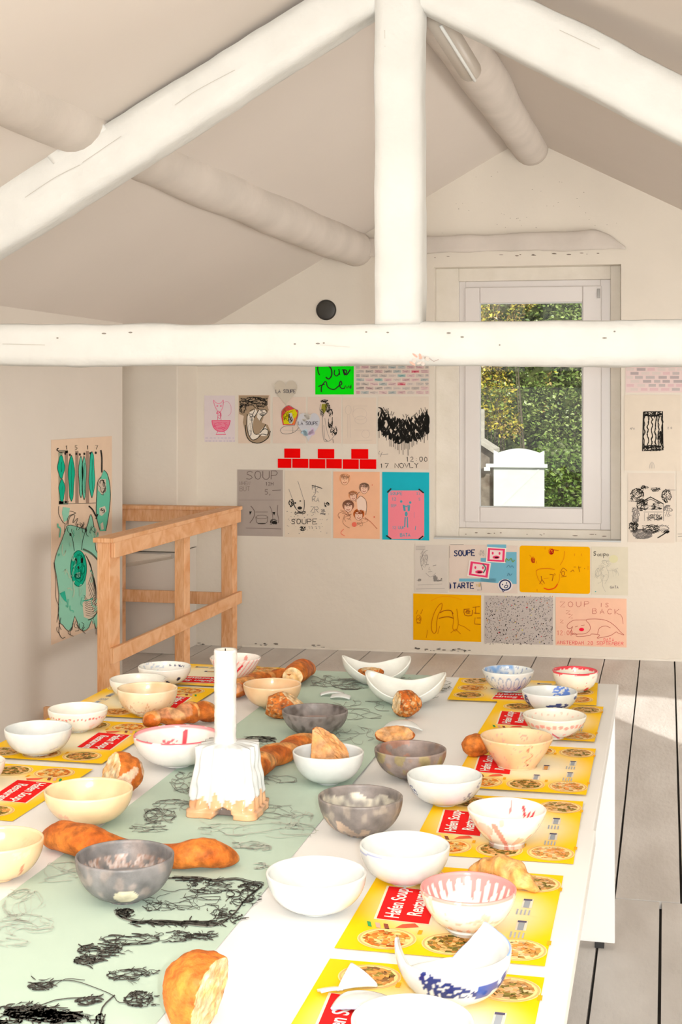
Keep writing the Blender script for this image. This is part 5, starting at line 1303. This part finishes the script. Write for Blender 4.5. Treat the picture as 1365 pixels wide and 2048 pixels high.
ik.line([(540, 1012), (544, 1022), (546, 1036), (544, 1046)], 1.0, DG, 3); ik.line([(556, 1010), (555, 1026), (558, 1038), (557, 1046)], 1.0, DG, 3); ik.poly([(545, 1024), (551, 1024), (549, 1031)], BK); ik.ell(549, 1045, 6, 3.2, BK, 14); ik.line([(492, 1056), (563, 1058)], .8, DG); ik.scrib(548, 1044, 8, 6, 5, .8, BK, .5); ik.line([(478, 1000), (563, 1000)], .4, DG)
done(ik)
# SOUPE face
o = sheet(PN, 'cream sheet with a laughing face and the word SOUPE in ink', 'drawing', 570, 941, 663, 1076, far(214, 200, 180))
ik = ink_on(o)
ik.line([(596, 962), (602, 980), (608, 1000)], .9, GY, 3); ik.line([(578, 978), (586, 1000), (592, 1016), (598, 1024)], .9, GY, 3); ik.line([(588, 1005), (590, 1014), (598, 1023), (606, 1024), (609, 1014), (609, 1000)], 1.2, BK, 3); ik.ell(591, 1006, 2.2, 1.6, BK, 8); ik.ell(601, 1002, 2, 1.2, BK, 8); ik.ell(600, 1016, 4.6, 3.2, BK, 12); ik.scrib(583, 1006, 5, 8, 7, 1.2, BK, .5); ik.scrib(600, 1026, 12, 5, 6, .8, BK, .4)
for t_, x, y, h_ in (('H', 625, 979, 9), ('K', 631, 985, 10), ('Z', 627, 993, 8), ('R', 625, 1003, 10), ('A', 633, 1004, 9), ('Z', 622, 1024, 11), ('R', 630, 1025, 11)): ik.text(t_, x, y, h_, 1.2, GY, 1, 0, .5)
ik.line([(624, 971), (634, 973), (645, 977)], 1.4, BK); ik.scrib(654, 1009, 5, 5, 6, 1.1, BK, .6); ik.scrib(646, 1024, 6, 6, 5, 1.2, GY, .4)
ik.text('SOUPE', 583, 1048, 10, 1.3, BK, 1.35, 0, .5, wd=.8); ik.scrib(606, 1057, 6, 4, 6, 1.2, BK, .5)
for k in range(46): ik.ell(random.uniform(573, 660), random.uniform(1022, 1070), random.uniform(.5, 1.6), random.uniform(.4, .9), GY, 6)
for x in (617, 622, 630, 637): ik.line([(x, 1054), (x+3, 1053), (x+3, 1058)], .8, GY)
done(ik)
# peach group portrait
o = sheet(PN, 'peach coloured sheet with a pencil group portrait of five smiling people', 'drawing', 667, 943, 760, 1078, far(236, 178, 142))
ik = ink_on(o); PC = far(160, 110, 85); SK = far(232, 190, 165)
def head(cx, cy, r, hair, hcol, tone=SK):
    ik.lay = 0; ik.ell(cx, cy-r*.35, r*1.25, r*1.15, hcol, 20) if hair else None
    ik.lay = 1; ik.ell(cx, cy, r*.85, r*1.1, tone, 20); ik.lay = 2; ik.ell(cx, cy, r*.85, r*1.1, PC, 22, w=.8)
    ik.line([(cx-r*.5, cy-r*.15), (cx-r*.15, cy-r*.2)], 1, PC); ik.line([(cx+r*.15, cy-r*.2), (cx+r*.5, cy-r*.15)], 1, PC); ik.line([(cx-r*.4, cy+r*.45), (cx, cy+r*.65), (cx+r*.4, cy+r*.4)], 1, far(150, 60, 45), 3); ik.line([(cx, cy-r*.1), (cx-1, cy+r*.25)], .6, PC)
    if hair: ik.scrib(cx, cy-r*.8, r*1.1, r*.5, 12, .8, mul(hcol, .6), .4)
ik.poly([(714, 1000), (722, 992), (732, 1000), (734, 1022), (716, 1020)], far(228, 200, 180)); ik.lay = 2; ik.line([(715, 998), (722, 992), (732, 1000), (734, 1014), (732, 1030)], .9, far(110, 90, 80), 3)
head(690, 960, 9, 1, far(222, 160, 118), far(236, 184, 150)); head(729, 978, 8.5, 1, far(150, 115, 95)); head(707, 993, 8, 1, far(220, 150, 105)); head(697, 1014, 9.5, 1, far(140, 95, 75)); head(718, 1031, 9, 1, far(190, 95, 45))
ik.lay = 3; ik.line([(720, 984), (714, 990), (712, 1004)], 1, far(100, 80, 70), 3); ik.line([(730, 1035), (742, 1044), (755, 1058)], 1.3, far(190, 110, 80), 3); ik.line([(690, 1030), (686, 1044), (692, 1052), (700, 1056)], 1, PC, 3); ik.ell(709, 1049, 5, 5, far(225, 110, 90), 12); ik.line([(688, 1058), (682, 1066), (690, 1072)], 1.4, far(225, 120, 100), 3); ik.scrib(690, 1030, 14, 14, 7, .7, PC, .4); ik.scrib(728, 1045, 14, 8, 6, .6, PC, .4)
ik.ell(745, 970, 1, 1, far(200, 60, 50), 6); ik.ell(749, 1034, 1.6, 1.6, far(210, 90, 70), 6)
done(ik)
# teal and pink
o = sheet(PN, 'turquoise sheet with a taped pink poster of a figure juggling', 'drawing', 765, 944, 859, 1081, far(30, 172, 188))
ik = ink_on(o); TL = far(80, 150, 165)
ik.poly([(783, 981), (843, 981), (849, 987), (849, 1073), (843, 1078), (784, 1078), (777, 1073), (777, 987)], far(240, 130, 142)); ik.lay = 1
for a_, b_ in (((775, 985), (783, 977)), ((838, 978), (848, 986)), ((773, 1071), (783, 1078)), ((838, 1079), (847, 1072))): ik.line([a_, b_], 2.8, BK)
ik.text('SOUPE', 781, 990, 6, 1.0, TL, 1.35); ik.text('12', 784, 1001, 6, 1.1, TL, 1.3); ik.text('17', 833, 990, 6, 1, TL, 1.2); ik.text('SEP', 782, 1014, 5, .9, TL, 1.3); ik.text('5', 838, 1001, 5, .9, TL); ik.text('12 UUR', 785, 1058, 5.5, .9, TL, 1.2); ik.text('BATA', 801, 1073, 6.5, 1.3, TL, 1.3)
ik.ell(803, 1003, 2.6, 2.6, TL, 10); ik.ell(821, 1005, 2.6, 2.6, TL, 10); ik.line([(806, 1010), (813, 1013), (820, 1010)], 2, TL); ik.poly([(806, 1011), (811, 1012), (812, 1022), (808, 1022)], TL); ik.poly([(816, 1013), (821, 1011), (820, 1022), (816, 1022)], TL); ik.ell(813, 1028, 3, 5, TL, 10); ik.line([(811, 1034), (810, 1054)], 2.4, TL); ik.line([(815, 1034), (816, 1055)], 2.4, TL); ik.line([(829, 1024), (829, 1036)], 1.6, far(210, 130, 150)); ik.line([(832, 1052), (831, 1060)], 1.4, TL)
done(ik)
# portrait faint
o = sheet(PN, 'faint pencil portrait sheet under the left end of the window sill', 'drawing', 830, 1089, 896, 1186, far(205, 196, 184))
ik = ink_on(o); PG = far(150, 142, 134)
ik.line([(846, 1140), (842, 1122), (848, 1106), (856, 1100)], 1, PG, 4); ik.line([(850, 1130), (858, 1129)], 1.2, PG); ik.line([(866, 1132), (873, 1130)], 1.4, PG); ik.line([(860, 1134), (858, 1139), (862, 1140)], .8, PG, 3); ik.line([(857, 1144), (865, 1143)], .9, PG); ik.line([(852, 1146), (862, 1154), (872, 1146)], .7, PG, 3)
for x in (833, 837, 841): pass
for y in (1093, 1096, 1099): ik.line([(832, y), (851, y)], .7, PG)
ik.scrib(848, 1118, 8, 18, 6, .6, PG, .4); ik.scrib(838, 1160, 5, 2.5, 5, 1, GY, .4); ik.poly([(867, 1152), (872, 1150), (876, 1160), (888, 1162), (868, 1163)], far(140, 134, 128)); ik.scrib(876, 1158, 10, 5, 6, 1, GY, .4); ik.line([(836, 1170), (885, 1168)], .6, PG); ik.line([(833, 1178), (890, 1177)], .6, PG)
done(ik)
# SOUPE TARTE
o = sheet(PN, 'collage sheet reading SOUPE TARTE with two pink square faces', 'drawing', 899, 1089, 1036, 1187, far(212, 196, 182))
ik = ink_on(o); NV = far(40, 50, 90); CB = far(110, 170, 190); HP = far(222, 62, 105)
ik.poly([(975, 1089), (1013, 1089), (1013, 1104), (1034, 1104), (1034, 1168), (992, 1166), (962, 1163), (962, 1116), (975, 1116)], CB); ik.poly([(919, 1157), (992, 1157), (992, 1164), (919, 1163)], CB)
ik.lay = 1; ik.text('SOUPE', 909, 1112, 11, 2.2, NV, 1.32, -.03, .3, wd=.6); ik.text('TARTE', 907, 1177, 11, 2.2, NV, 1.36, -.01, .3, wd=.58); ik.poly([(900, 1164), (903, 1170), (903, 1176), (900, 1179)], NV); ik.line([(900, 1092), (900, 1116)], .8, GY); ik.line([(901, 1089), (928, 1089)], .8, GY)
def robo(cx, cy, w_, h_, r_):
    P_ = [(-w_, -h_), (w_, -h_), (w_, h_), (-w_, h_)]; Q = lambda s: [(cx+(p[0]*math.cos(r_)-p[1]*math.sin(r_))*s, cy+(p[0]*math.sin(r_)+p[1]*math.cos(r_))*s) for p in P_]
    ik.lay = 2; ik.poly(Q(1.15), far(225, 215, 205)); ik.lay = 3; ik.poly(Q(1.0), HP); ik.lay = 4; ik.poly(Q(.74), far(226, 205, 200)); ik.lay = 5
    ik.ell(cx-w_*.4, cy-h_*.28, 2, 3, HP, 10); ik.ell(cx+w_*.4, cy-h_*.25, 2, 3, HP, 10); ik.ell(cx, cy+h_*.35, w_*.42, h_*.26, HP, 14); ik.lay = 6; ik.ell(cx+1, cy+h_*.38, w_*.26, h_*.12, far(70, 20, 30), 10)
robo(993, 1110, 17, 13, .06); robo(959, 1139, 19, 14, .14)
ik.lay = 7; ik.line([(966, 1128), (972, 1136), (967, 1146)], 2.6, far(85, 110, 100), 3); ik.line([(1012, 1124), (1013, 1117), (1018, 1121), (1023, 1117), (1026, 1124), (1030, 1120)], 1.8, far(110, 150, 60), 3)
ik.line([(1014, 1135), (1018, 1130), (1021, 1135), (1025, 1131), (1028, 1136)], .9, far(80, 120, 140), 3); ik.line([(1015, 1152), (1018, 1146), (1021, 1151), (1025, 1147)], .9, far(80, 120, 140), 3)
ik.lay = 2; ik.ell(1011, 1171, 15, 13, far(218, 210, 205), 20); ik.lay = 3; ik.ell(1011, 1170, 11, 10, NV, 24, w=2.6); ik.ell(1006, 1169, 1.3, 1.6, NV, 8); ik.ell(1014, 1166, 1.2, 1.6, NV, 8); ik.ell(1013, 1173, 3.6, 2.6, NV, 12, -.5, w=1.6); ik.line([(1005, 1180), (1007, 1184), (1010, 1180)], 1.8, NV)
ik.scrib(964, 1107, 6, 7, 6, .7, LG, .5); ik.line([(962, 1165), (964, 1180), (955, 1180)], 1.3, GY); ik.scrib(957, 1170, 4, 5, 4, .8, far(215, 185, 110), .5)
done(ik)
# orange smile
o = sheet(PN, 'orange sheet with a smiling face and Japanese writing below the window', 'drawing', 1040, 1091, 1181, 1188, far(250, 166, 0), round_=.035)
ik = ink_on(o); OR = far(200, 100, 20); OD = far(150, 70, 20)
ik.line([(1073, 1142), (1080, 1138), (1096, 1137), (1110, 1139)], 1.4, OR, 4); ik.line([(1073, 1142), (1077, 1158), (1086, 1170)], .8, OR, 3); ik.line([(1088, 1176), (1098, 1179), (1110, 1176), (1116, 1168)], 2.2, far(215, 70, 20), 4); ik.line([(1116, 1168), (1120, 1158), (1120, 1148)], .7, OR, 3)
ik.line([(1083, 1152), (1084, 1160), (1080, 1168)], 1.2, OD, 3); ik.line([(1084, 1158), (1090, 1167)], 1.1, OD); ik.line([(1088, 1157), (1098, 1156)], .7, OR); ik.line([(1100, 1149), (1107, 1150), (1105, 1162)], 1.3, OD, 3); ik.ell(1110, 1149, 1.5, 1.5, OD, 8, w=.7)
ik.line([(1121, 1146), (1127, 1136), (1135, 1142)], 1.1, OD, 3); ik.ell(1127, 1147, 3, 5, OD, 12, w=1.1); ik.line([(1123, 1154), (1134, 1152)], 1, OD); ik.line([(1142, 1144), (1147, 1140), (1149, 1144)], 1, OD, 3); ik.line([(1148, 1134), (1153, 1134)], .9, OD); ik.line([(1158, 1132), (1160, 1144)], .9, OD); ik.line([(1157, 1136), (1163, 1134)], .8, OD); ik.ell(1170, 1137, .8, .8, OD, 6); ik.line([(1177, 1132), (1177, 1140)], .6, OR)
ik.scrib(1103, 1103, 5, 6, 12, 1.3, far(205, 40, 30), .5); ik.line([(1103, 1099), (1118, 1101)], 1.2, far(170, 50, 20)); ik.scrib(1067, 1120, 4, 6, 10, 1.2, far(205, 80, 20), .5); ik.line([(1060, 1110), (1066, 1118)], .8, OR); ik.line([(1130, 1102), (1128, 1118), (1121, 1130)], .8, OR, 4)
for x, y in ((1150, 1110), (1164, 1110), (1074, 1125), (1091, 1097), (1075, 1181)): ik.line([(x, y-3), (x, y+2)], .8, OR)
done(ik)
# small soupe card
o = sheet(PN, 'pale greenish card with small Soupe handwriting, right of the orange smile sheet', 'drawing', 1184, 1093, 1257, 1191, far(208, 200, 178))
ik = ink_on(o)
ik.text('S', 1188, 1111, 8, 1.2, BK); ik.ell(1198, 1110, 2.2, 2, BK, 10, w=1); ik.line([(1202, 1107), (1202, 1112), (1205, 1112), (1205, 1107)], 1, BK); ik.line([(1208, 1107), (1208, 1116)], 1, BK); ik.ell(1210, 1109, 2, 2, BK, 10, w=.9); ik.ell(1216, 1110, 2, 2, BK, 10, w=.9)
ik.text('GATA', 1221, 1177, 5, 1.2, GY, 1.45, 0, .3); ik.ell(1228, 1118, 9, 8, far(206, 200, 160), 16)
for a_ in ((1212, 1128, 12, 8, 5), (1204, 1150, 14, 22, 10), (1225, 1150, 14, 14, 5)): ik.scrib(*a_, .5, far(175, 170, 155), .4)
ik.line([(1208, 1150), (1206, 1170), (1212, 1184)], .6, LG, 3); ik.ell(1192, 1183, 1.2, 1.2, far(70, 160, 160), 6)
done(ik)
# orange double figure
o = sheet(PN, 'orange sheet with sausage-shaped outlines, lower left of the three bottom sheets', 'drawing', 827, 1187, 963, 1284, far(250, 166, 0))
ik = ink_on(o); OD2 = far(185, 105, 10)
ik.line([(884, 1206), (877, 1212), (869, 1226), (864, 1244), (864, 1260), (869, 1267), (874, 1260), (874, 1246), (877, 1230), (883, 1220), (885, 1210), (884, 1206)], 1.5, OD2, 3); ik.line([(904, 1222), (908, 1240), (906, 1256), (912, 1262), (917, 1250), (916, 1230), (914, 1218)], 1.2, OD2, 3); ik.line([(880, 1226), (890, 1221), (902, 1221), (907, 1228)], 1.5, OD, 3); ik.line([(878, 1237), (890, 1234), (900, 1234), (908, 1237)], 1.6, OD, 3)
ik.line([(862, 1202), (880, 1194), (905, 1194), (925, 1200)], 1, far(225, 140, 10), 4); ik.line([(918, 1249), (930, 1254), (941, 1262)], 1.1, OD2); ik.line([(912, 1258), (922, 1268)], 1.1, OD2); ik.line([(880, 1252), (876, 1268)], 1, OD2); ik.line([(902, 1266), (912, 1258)], 1, OD2)
ik.line([(929, 1219), (930, 1230), (944, 1231), (946, 1220)], 1.3, OD, 2); ik.line([(928, 1219), (940, 1218)], 1.6, OD); ik.scrib(937, 1224, 5, 4, 5, .9, OD, .5); ik.line([(946, 1215), (960, 1213)], 1.2, OD); ik.line([(948, 1226), (960, 1227)], 1.3, OD); ik.line([(952, 1213), (952, 1228)], 1, OD); ik.line([(954, 1236), (962, 1236)], 1.3, OD); ik.line([(950, 1248), (962, 1249)], 1.3, OD); ik.line([(951, 1235), (950, 1248)], .9, OD)
ik.ell(838, 1238, 5, 8, OD2, 14, w=1); ik.line([(834, 1246), (842, 1246)], 1.2, OD); ik.line([(842, 1228), (846, 1219)], 1.2, OD2); ik.line([(833, 1228), (836, 1220)], .9, OD2); ik.scrib(838, 1238, 4, 5, 4, .9, OD2, .5); ik.line([(856, 1260), (853, 1276)], .9, OD2)
done(ik)
# speckled
o = sheet(PN, 'grey sheet covered in coloured speckles, middle of the three bottom sheets', 'drawing', 970, 1191, 1107, 1290, far(186, 176, 168))
ik = ink_on(o); cc_ = [GY, BK, far(110, 105, 110), far(150, 140, 130), far(130, 125, 120), GY, LG]
for k in range(900):
    c = random.choice(cc_) if random.random() < .93 else random.choice([far(215, 70, 80), far(215, 200, 60), far(200, 120, 60), far(80, 110, 150)])
    ik.ell(random.uniform(971, 1106), random.uniform(1192, 1289), random.uniform(.5, 1.9), random.uniform(.4, 1.2), c, 6, random.uniform(0, 3))
done(ik)
# ZOUP IS BACK
o = sheet(PN, 'pink sheet reading ZOUP IS BACK with a sleeping dog', 'drawing', 1112, 1194, 1254, 1295, far(240, 184, 156))
ik = ink_on(o); RR = far(180, 95, 85)
ik.text('ZOUP', 1121, 1214, 10, .9, RR, 1.7, -.02, .3, wd=.95); ik.text('IS', 1200, 1214, 8, .9, RR, 1.8, 0, .3, wd=.8); ik.text('BACK', 1186, 1227, 10, .9, RR, 1.75, .04, .4, wd=.85)
ik.text('Z', 1133, 1228, 7, .8, RR, 1, wd=1.2); ik.text('Z', 1138, 1236, 7, .8, RR, 1, wd=1.2); ik.text('Z', 1121, 1246, 6, .8, RR, 1, wd=1.1)
ik.line([(1173, 1240), (1160, 1240), (1147, 1241), (1136, 1249), (1136, 1256), (1142, 1257), (1146, 1253), (1143, 1262), (1145, 1268), (1158, 1268), (1172, 1267), (1181, 1259), (1180, 1249), (1173, 1240), (1185, 1238), (1205, 1239), (1220, 1244), (1233, 1254), (1242, 1264), (1249, 1270), (1237, 1266), (1233, 1264), (1222, 1271), (1204, 1275), (1195, 1276), (1200, 1270), (1184, 1268), (1180, 1271), (1158, 1273), (1152, 1271)], 1.0, RR, 4)
ik.line([(1196, 1268), (1200, 1256), (1212, 1252), (1222, 1256)], .9, RR, 4); ik.line([(1151, 1254), (1157, 1252)], .9, RR); ik.line([(1163, 1251), (1170, 1250)], .9, RR); ik.lay = 1; ik.ell(1164, 1259, 5.2, 3.4, far(228, 30, 60), 14); ik.lay = 0
ik.line([(1240, 1228), (1245, 1234), (1247, 1248)], .8, RR, 3); ik.text('12:00', 1114, 1270, 9, .9, far(215, 110, 100), 1.2, 0, .2); ik.text('GATA', 1208, 1282, 6, .8, far(222, 90, 95), 1.5, .03, .3); ik.line([(1142, 1271), (1150, 1266), (1155, 1270)], .9, RR, 3)
ik.text('AMSTERDAM 20 SEPTEMBER', 1115, 1288, 6.5, .95, far(222, 90, 95), 1.38, .02, .3, wd=.68)
done(ik)
# right of the window
o = sheet(PN, 'pinkish sheet of faint grey bricks right of the window', 'drawing', 1252, 716, 1405, 785, far(216, 196, 190))
ik = ink_on(o)
for r_ in range(8):
    x = 1254+(r_ % 2)*8; y0_ = 720+r_*8
    while x < 1400:
        w_ = random.uniform(12, 18); c = random.choice([far(180, 170, 166), far(208, 178, 178), far(205, 192, 184), far(170, 158, 156)]); ik.poly([(x, y0_), (x+w_, y0_), (x+w_, y0_+5.5), (x, y0_+5.5)], c); x += w_+random.uniform(4, 8)
done(ik)
o = sheet(PN, 'sheet with a black block of wavy bars, right of the window', 'drawing', 1250, 790, 1362, 942, far(214, 202, 184))
ik = ink_on(o)
for x in (1289, 1297, 1305, 1312, 1318, 1325):
    P_ = [(x+random.uniform(-1.6, 1.6), y) for y in range(824, 902, 5)]; ik.line(P_, 1.8, BK, 2)
    ik.line([(p[0]+random.uniform(-2, 2.5), p[1]) for p in P_], 1.0, BK, 2)
ik.line([(1288, 824), (1326, 823), (1327, 900), (1286, 902), (1288, 824)], 2.2, BK); ik.scrib(1306, 828, 19, 5, 14, 1.5, BK, .3); ik.scrib(1306, 896, 19, 6, 22, 1.4, BK, .3); ik.scrib(1322, 876, 4, 14, 12, 1.2, BK, .5); ik.poly([(1306, 824), (1314, 822), (1310, 838)], BK)
ik.text('AFA', 1261, 859, 4, .8, GY, 1.3); ik.text('2.0', 1336, 858, 4, .8, GY, 1.3); ik.line([(1300, 937), (1301, 929), (1305, 924), (1309, 929), (1309, 937)], .9, LG, 2); ik.line([(1305, 926), (1305, 937)], .8, LG); ik.line([(1303, 930), (1303, 937)], .6, LG)
done(ik)
o = sheet(PN, 'ink drawing of a wooden hut among bushes, right of the window', 'drawing', 1257, 946, 1350, 1086, far(212, 200, 184))
ik = ink_on(o)
ik.line([(1276, 1008), (1302, 994), (1328, 1008)], 2.0, BK); ik.line([(1284, 1008), (1302, 998), (1322, 1008)], 1.2, BK); ik.line([(1328, 1008), (1328, 1042)], 1.0, GY)
for y in (1012, 1018, 1024): ik.line([(1288, y), (1326, y)], .9, GY)
for x in (1290, 1298, 1310, 1316): ik.line([(x, 1026), (x, 1042)], .8, GY)
ik.line([(1258, 1002), (1278, 1003)], .9, GY)
for a_ in ((1275, 990, 14, 14, 22), (1290, 975, 8, 4, 12), (1312, 979, 10, 4, 10), (1334, 992, 10, 14, 20), (1286, 1010, 12, 12, 22), (1272, 1030, 8, 16, 20), (1315, 1012, 12, 8, 12), (1310, 1036, 16, 7, 14), (1286, 1068, 20, 10, 55), (1268, 1054, 10, 12, 22), (1302, 1058, 18, 9, 26), (1337, 1022, 9, 12, 14), (1325, 1058, 14, 8, 12)): ik.scrib(*a_, .9, BK if random.random() < .6 else GY, .35)
ik.line([(1316, 1076), (1326, 1070), (1338, 1062)], 2.2, BK); ik.scrib(1334, 1064, 6, 3, 8, 1.3, BK, .4); ik.line([(1338, 980), (1352, 980)], 1, GY)
done(ik)
o = sheet(PN, 'cream sheet at the right photo edge beside the hut drawing', 'drawing', 1354, 942, 1450, 1086, far(214, 204, 188))
ik = ink_on(o); ik.line([(1356, 1068), (1400, 1067)], .9, GY); ik.line([(1357, 1073), (1380, 1072)], .8, GY); done(ik)
# ================================================================== POSTER ON THE LEFT WALL
XS = XL+.003
def lp(x, y, l): return hx(x, y, XS+.0012+.0005*l)
a = hx(103, 880, XS); b = hx(224, 880, XS); zt_ = a.z; zb_ = hx(103, 1290, XS).z
mb = MB(); base_ = Vector((XS, a.y, zb_)); mb.prism([Vector(p)-base_ for p in ((XS, a.y, zb_), (XS, b.y, zb_), (XS, b.y, zt_), (XS, a.y, zt_))], (-.0022, 0, 0))
ps = mb.build('drawing', paper_mat(far(216, 190, 164))); ps.location = base_; tag(ps, 'tall green ink drawing of a pea-faced creature on the left wall', 'drawing')
ik = Ink(lp); T1 = far(20, 165, 130); T2 = far(100, 185, 155); T3 = far(138, 194, 168); BRN = far(150, 125, 108); DK = far(50, 50, 45)
ik.poly([(117, 905), (125, 904), (127, 1008), (118, 1008)], far(140, 150, 125)); ik.lay = 0
for x in (133, 154, 175): ik.poly([(x-3, 902), (x+3, 902), (x+3.5, 1006), (x-3, 1006)], BRN)
ik.poly([(118, 900), (136, 900), (136, 906), (118, 906)], far(140, 130, 110)); ik.poly([(118, 1002), (138, 1002), (136, 1009), (118, 1009)], far(120, 140, 120))
ik.lay = 1
def pod(cx, y0, y1, w_, c):
    n_ = 14; L_ = []; R_ = []
    for k in range(n_+1):
        f = k/n_; ww = w_*math.sin(PI*min(1, f*1.02))**.45*(.85+.15*math.sin(f*9+cx)); L_.append((cx-ww, y0+(y1-y0)*f)); R_.append((cx+ww, y0+(y1-y0)*f))
    ik.poly(L_+R_[::-1], c); ik.line(L_, .9, DK); ik.line(R_, .9, DK); ik.line([(cx+1, y0+14), (cx, (y0+y1)/2), (cx+1, y1-14)], .7, DK, 3)
pod(122.5, 910, 958, 7.5, T1); pod(124, 958, 1004, 6.5, T1); pod(143, 910, 1003, 7, T1); pod(162, 912, 996, 5, T2); pod(168.5, 912, 1000, 4.5, T2); pod(184, 903, 996, 6.5, far(50, 175, 145))
ik.poly([(208, 940), (214, 945), (219, 968), (221, 990), (217, 1030), (212, 1062), (200, 1062), (193, 1030), (194, 990), (196, 962), (203, 952)], T2); ik.lay = 2
ik.poly([(195, 958), (212, 958), (213, 982), (205, 990), (196, 980)], far(195, 180, 160)); ik.poly([(199, 1016), (210, 1012), (213, 1022), (204, 1032), (199, 1030)], far(205, 195, 175)); ik.poly([(201, 1048), (206, 1044), (208, 1058), (203, 1060)], far(205, 195, 175))
ik.lay = 3; ik.line([(208, 940), (215, 948), (220, 970), (221, 1000), (217, 1034), (212, 1062)], 1, DK, 3); ik.line([(203, 954), (196, 964), (194, 990), (193, 1030), (200, 1060)], 1, DK, 3); ik.line([(202, 900), (204, 915), (204, 945)], 2.6, BK, 4); ik.scrib(204, 975, 8, 16, 9, .8, DK, .4); ik.scrib(205, 1022, 5, 6, 6, .8, DK, .5)
ik.line([(118, 903), (114, 900), (117, 896)], 2.2, BK); ik.line([(118, 1008), (192, 1006)], .9, DK); ik.line([(178, 1012), (186, 1020), (192, 1032), (195, 1030)], 2.6, BK, 3); ik.line([(192, 1038), (196, 1028)], 2, BK)
for x, t_ in ((133, '1'), (152, '5'), (175, '1'), (193, '7')): ik.text(t_, x-2, 899, 8, .9, DK)
for x in (131, 140, 153, 160, 169, 181, 192): ik.ell(x, 907+random.uniform(-3, 3), 1.8, 2.6, BK, 8)
ik.lay = 0
body = [(134, 1052), (142, 1050), (160, 1055), (172, 1058), (178, 1040), (182, 1028), (187, 1045), (190, 1070), (192, 1100), (201, 1120), (200, 1180), (198, 1240), (192, 1258), (186, 1235), (178, 1255), (168, 1262), (158, 1255), (150, 1232), (142, 1262), (132, 1258), (126, 1250), (120, 1245), (117, 1225), (118, 1190), (113, 1150), (109, 1125), (116, 1100), (124, 1080)]
ik.poly(body, T3); ik.poly([(126, 1014), (140, 1016), (136, 1040), (128, 1044), (124, 1026)], T3)
ik.lay = 1; ik.poly([(160, 1100), (176, 1106), (194, 1116), (201, 1130), (202, 1200), (190, 1232), (178, 1238), (168, 1234), (165, 1210), (172, 1190), (172, 1140)], far(205, 188, 165))
ik.lay = 2; ik.ell(157.5, 1137, 16, 36, T1, 28); ik.lay = 3; ik.ell(157.5, 1137, 16, 36, far(20, 90, 70), 28, w=1.2)
for k in range(9): ik.line([(170+k*1.5, 1108+k*3), (180+k*1.5, 1125+k*6), (184+k, 1145+k*8), (176+k*1.2, 1170+k*7)], .7, DK, 4)
for k in range(9): ik.line([(168+k*.5, 1190+k*5), (178+k, 1200+k*4), (190+k, 1190+k*4)], .7, DK, 4)
ik.line([(166, 1098), (182, 1106), (198, 1122)], 3.4, far(80, 95, 80), 3); ik.line([(201, 1190), (196, 1220), (186, 1236), (176, 1240)], 2, far(70, 90, 75), 3)
ik.ell(152, 1122, 2.6, 7, BK, 12); ik.ell(164, 1121, 2.6, 6, BK, 12); ik.ell(157, 1135, 2, 3, BK, 10); ik.scrib(156, 1152, 7, 6, 8, 1, far(10, 90, 70), .5); ik.scrib(158, 1137, 13, 30, 12, 1, far(10, 120, 90), .4); ik.poly([(152, 1146), (160, 1144), (162, 1154), (153, 1156)], far(120, 170, 150))
ik.line([(142, 1068), (146, 1082), (149, 1102)], .9, DK, 3); ik.line([(171, 1062), (166, 1080), (163, 1100)], .9, DK, 3); ik.ell(141, 1069, 2, 3.4, BK, 10); ik.ell(172, 1060, 2, 5, BK, 10)
ik.line(body+[body[0]], .9, DK, 2)
ik.line([(118, 1012), (118, 1028), (126, 1044), (134, 1048), (136, 1036), (142, 1030), (152, 1026), (140, 1022)], .9, DK, 4); ik.line([(136, 1050), (140, 1034), (150, 1030), (146, 1046), (156, 1036), (152, 1050), (160, 1048), (164, 1056), (168, 1044)], .9, DK, 4)
for k in range(22): x = random.uniform(110, 200); y = random.choice([random.uniform(1240, 1262), random.uniform(1045, 1060)]); ik.line([(x, y), (x+random.uniform(-6, 6), y+random.uniform(4, 12)), (x+random.uniform(-3, 8), y+14)], .8, DK, 4)
ik.line([(122, 1235), (118, 1262), (124, 1276), (131, 1274)], 1, DK, 4); ik.line([(108, 1125), (112, 1160), (112, 1195), (118, 1215), (114, 1245)], .8, DK, 4); ik.poly([(119, 1187), (130, 1182), (134, 1205), (128, 1200)], far(50, 170, 140)); ik.line([(165, 1202), (178, 1200), (186, 1197)], 2, far(60, 175, 145), 3)
for k in range(26): ik.scrib(random.uniform(120, 195), random.uniform(1060, 1240), 7, 20, 1, 2.2, random.choice([far(100, 180, 150), far(150, 195, 168), far(165, 192, 165)]), .4)
o = ik.build('ink_drawing', ps); o.matrix_parent_inverse = Matrix.Translation(-ps.location)
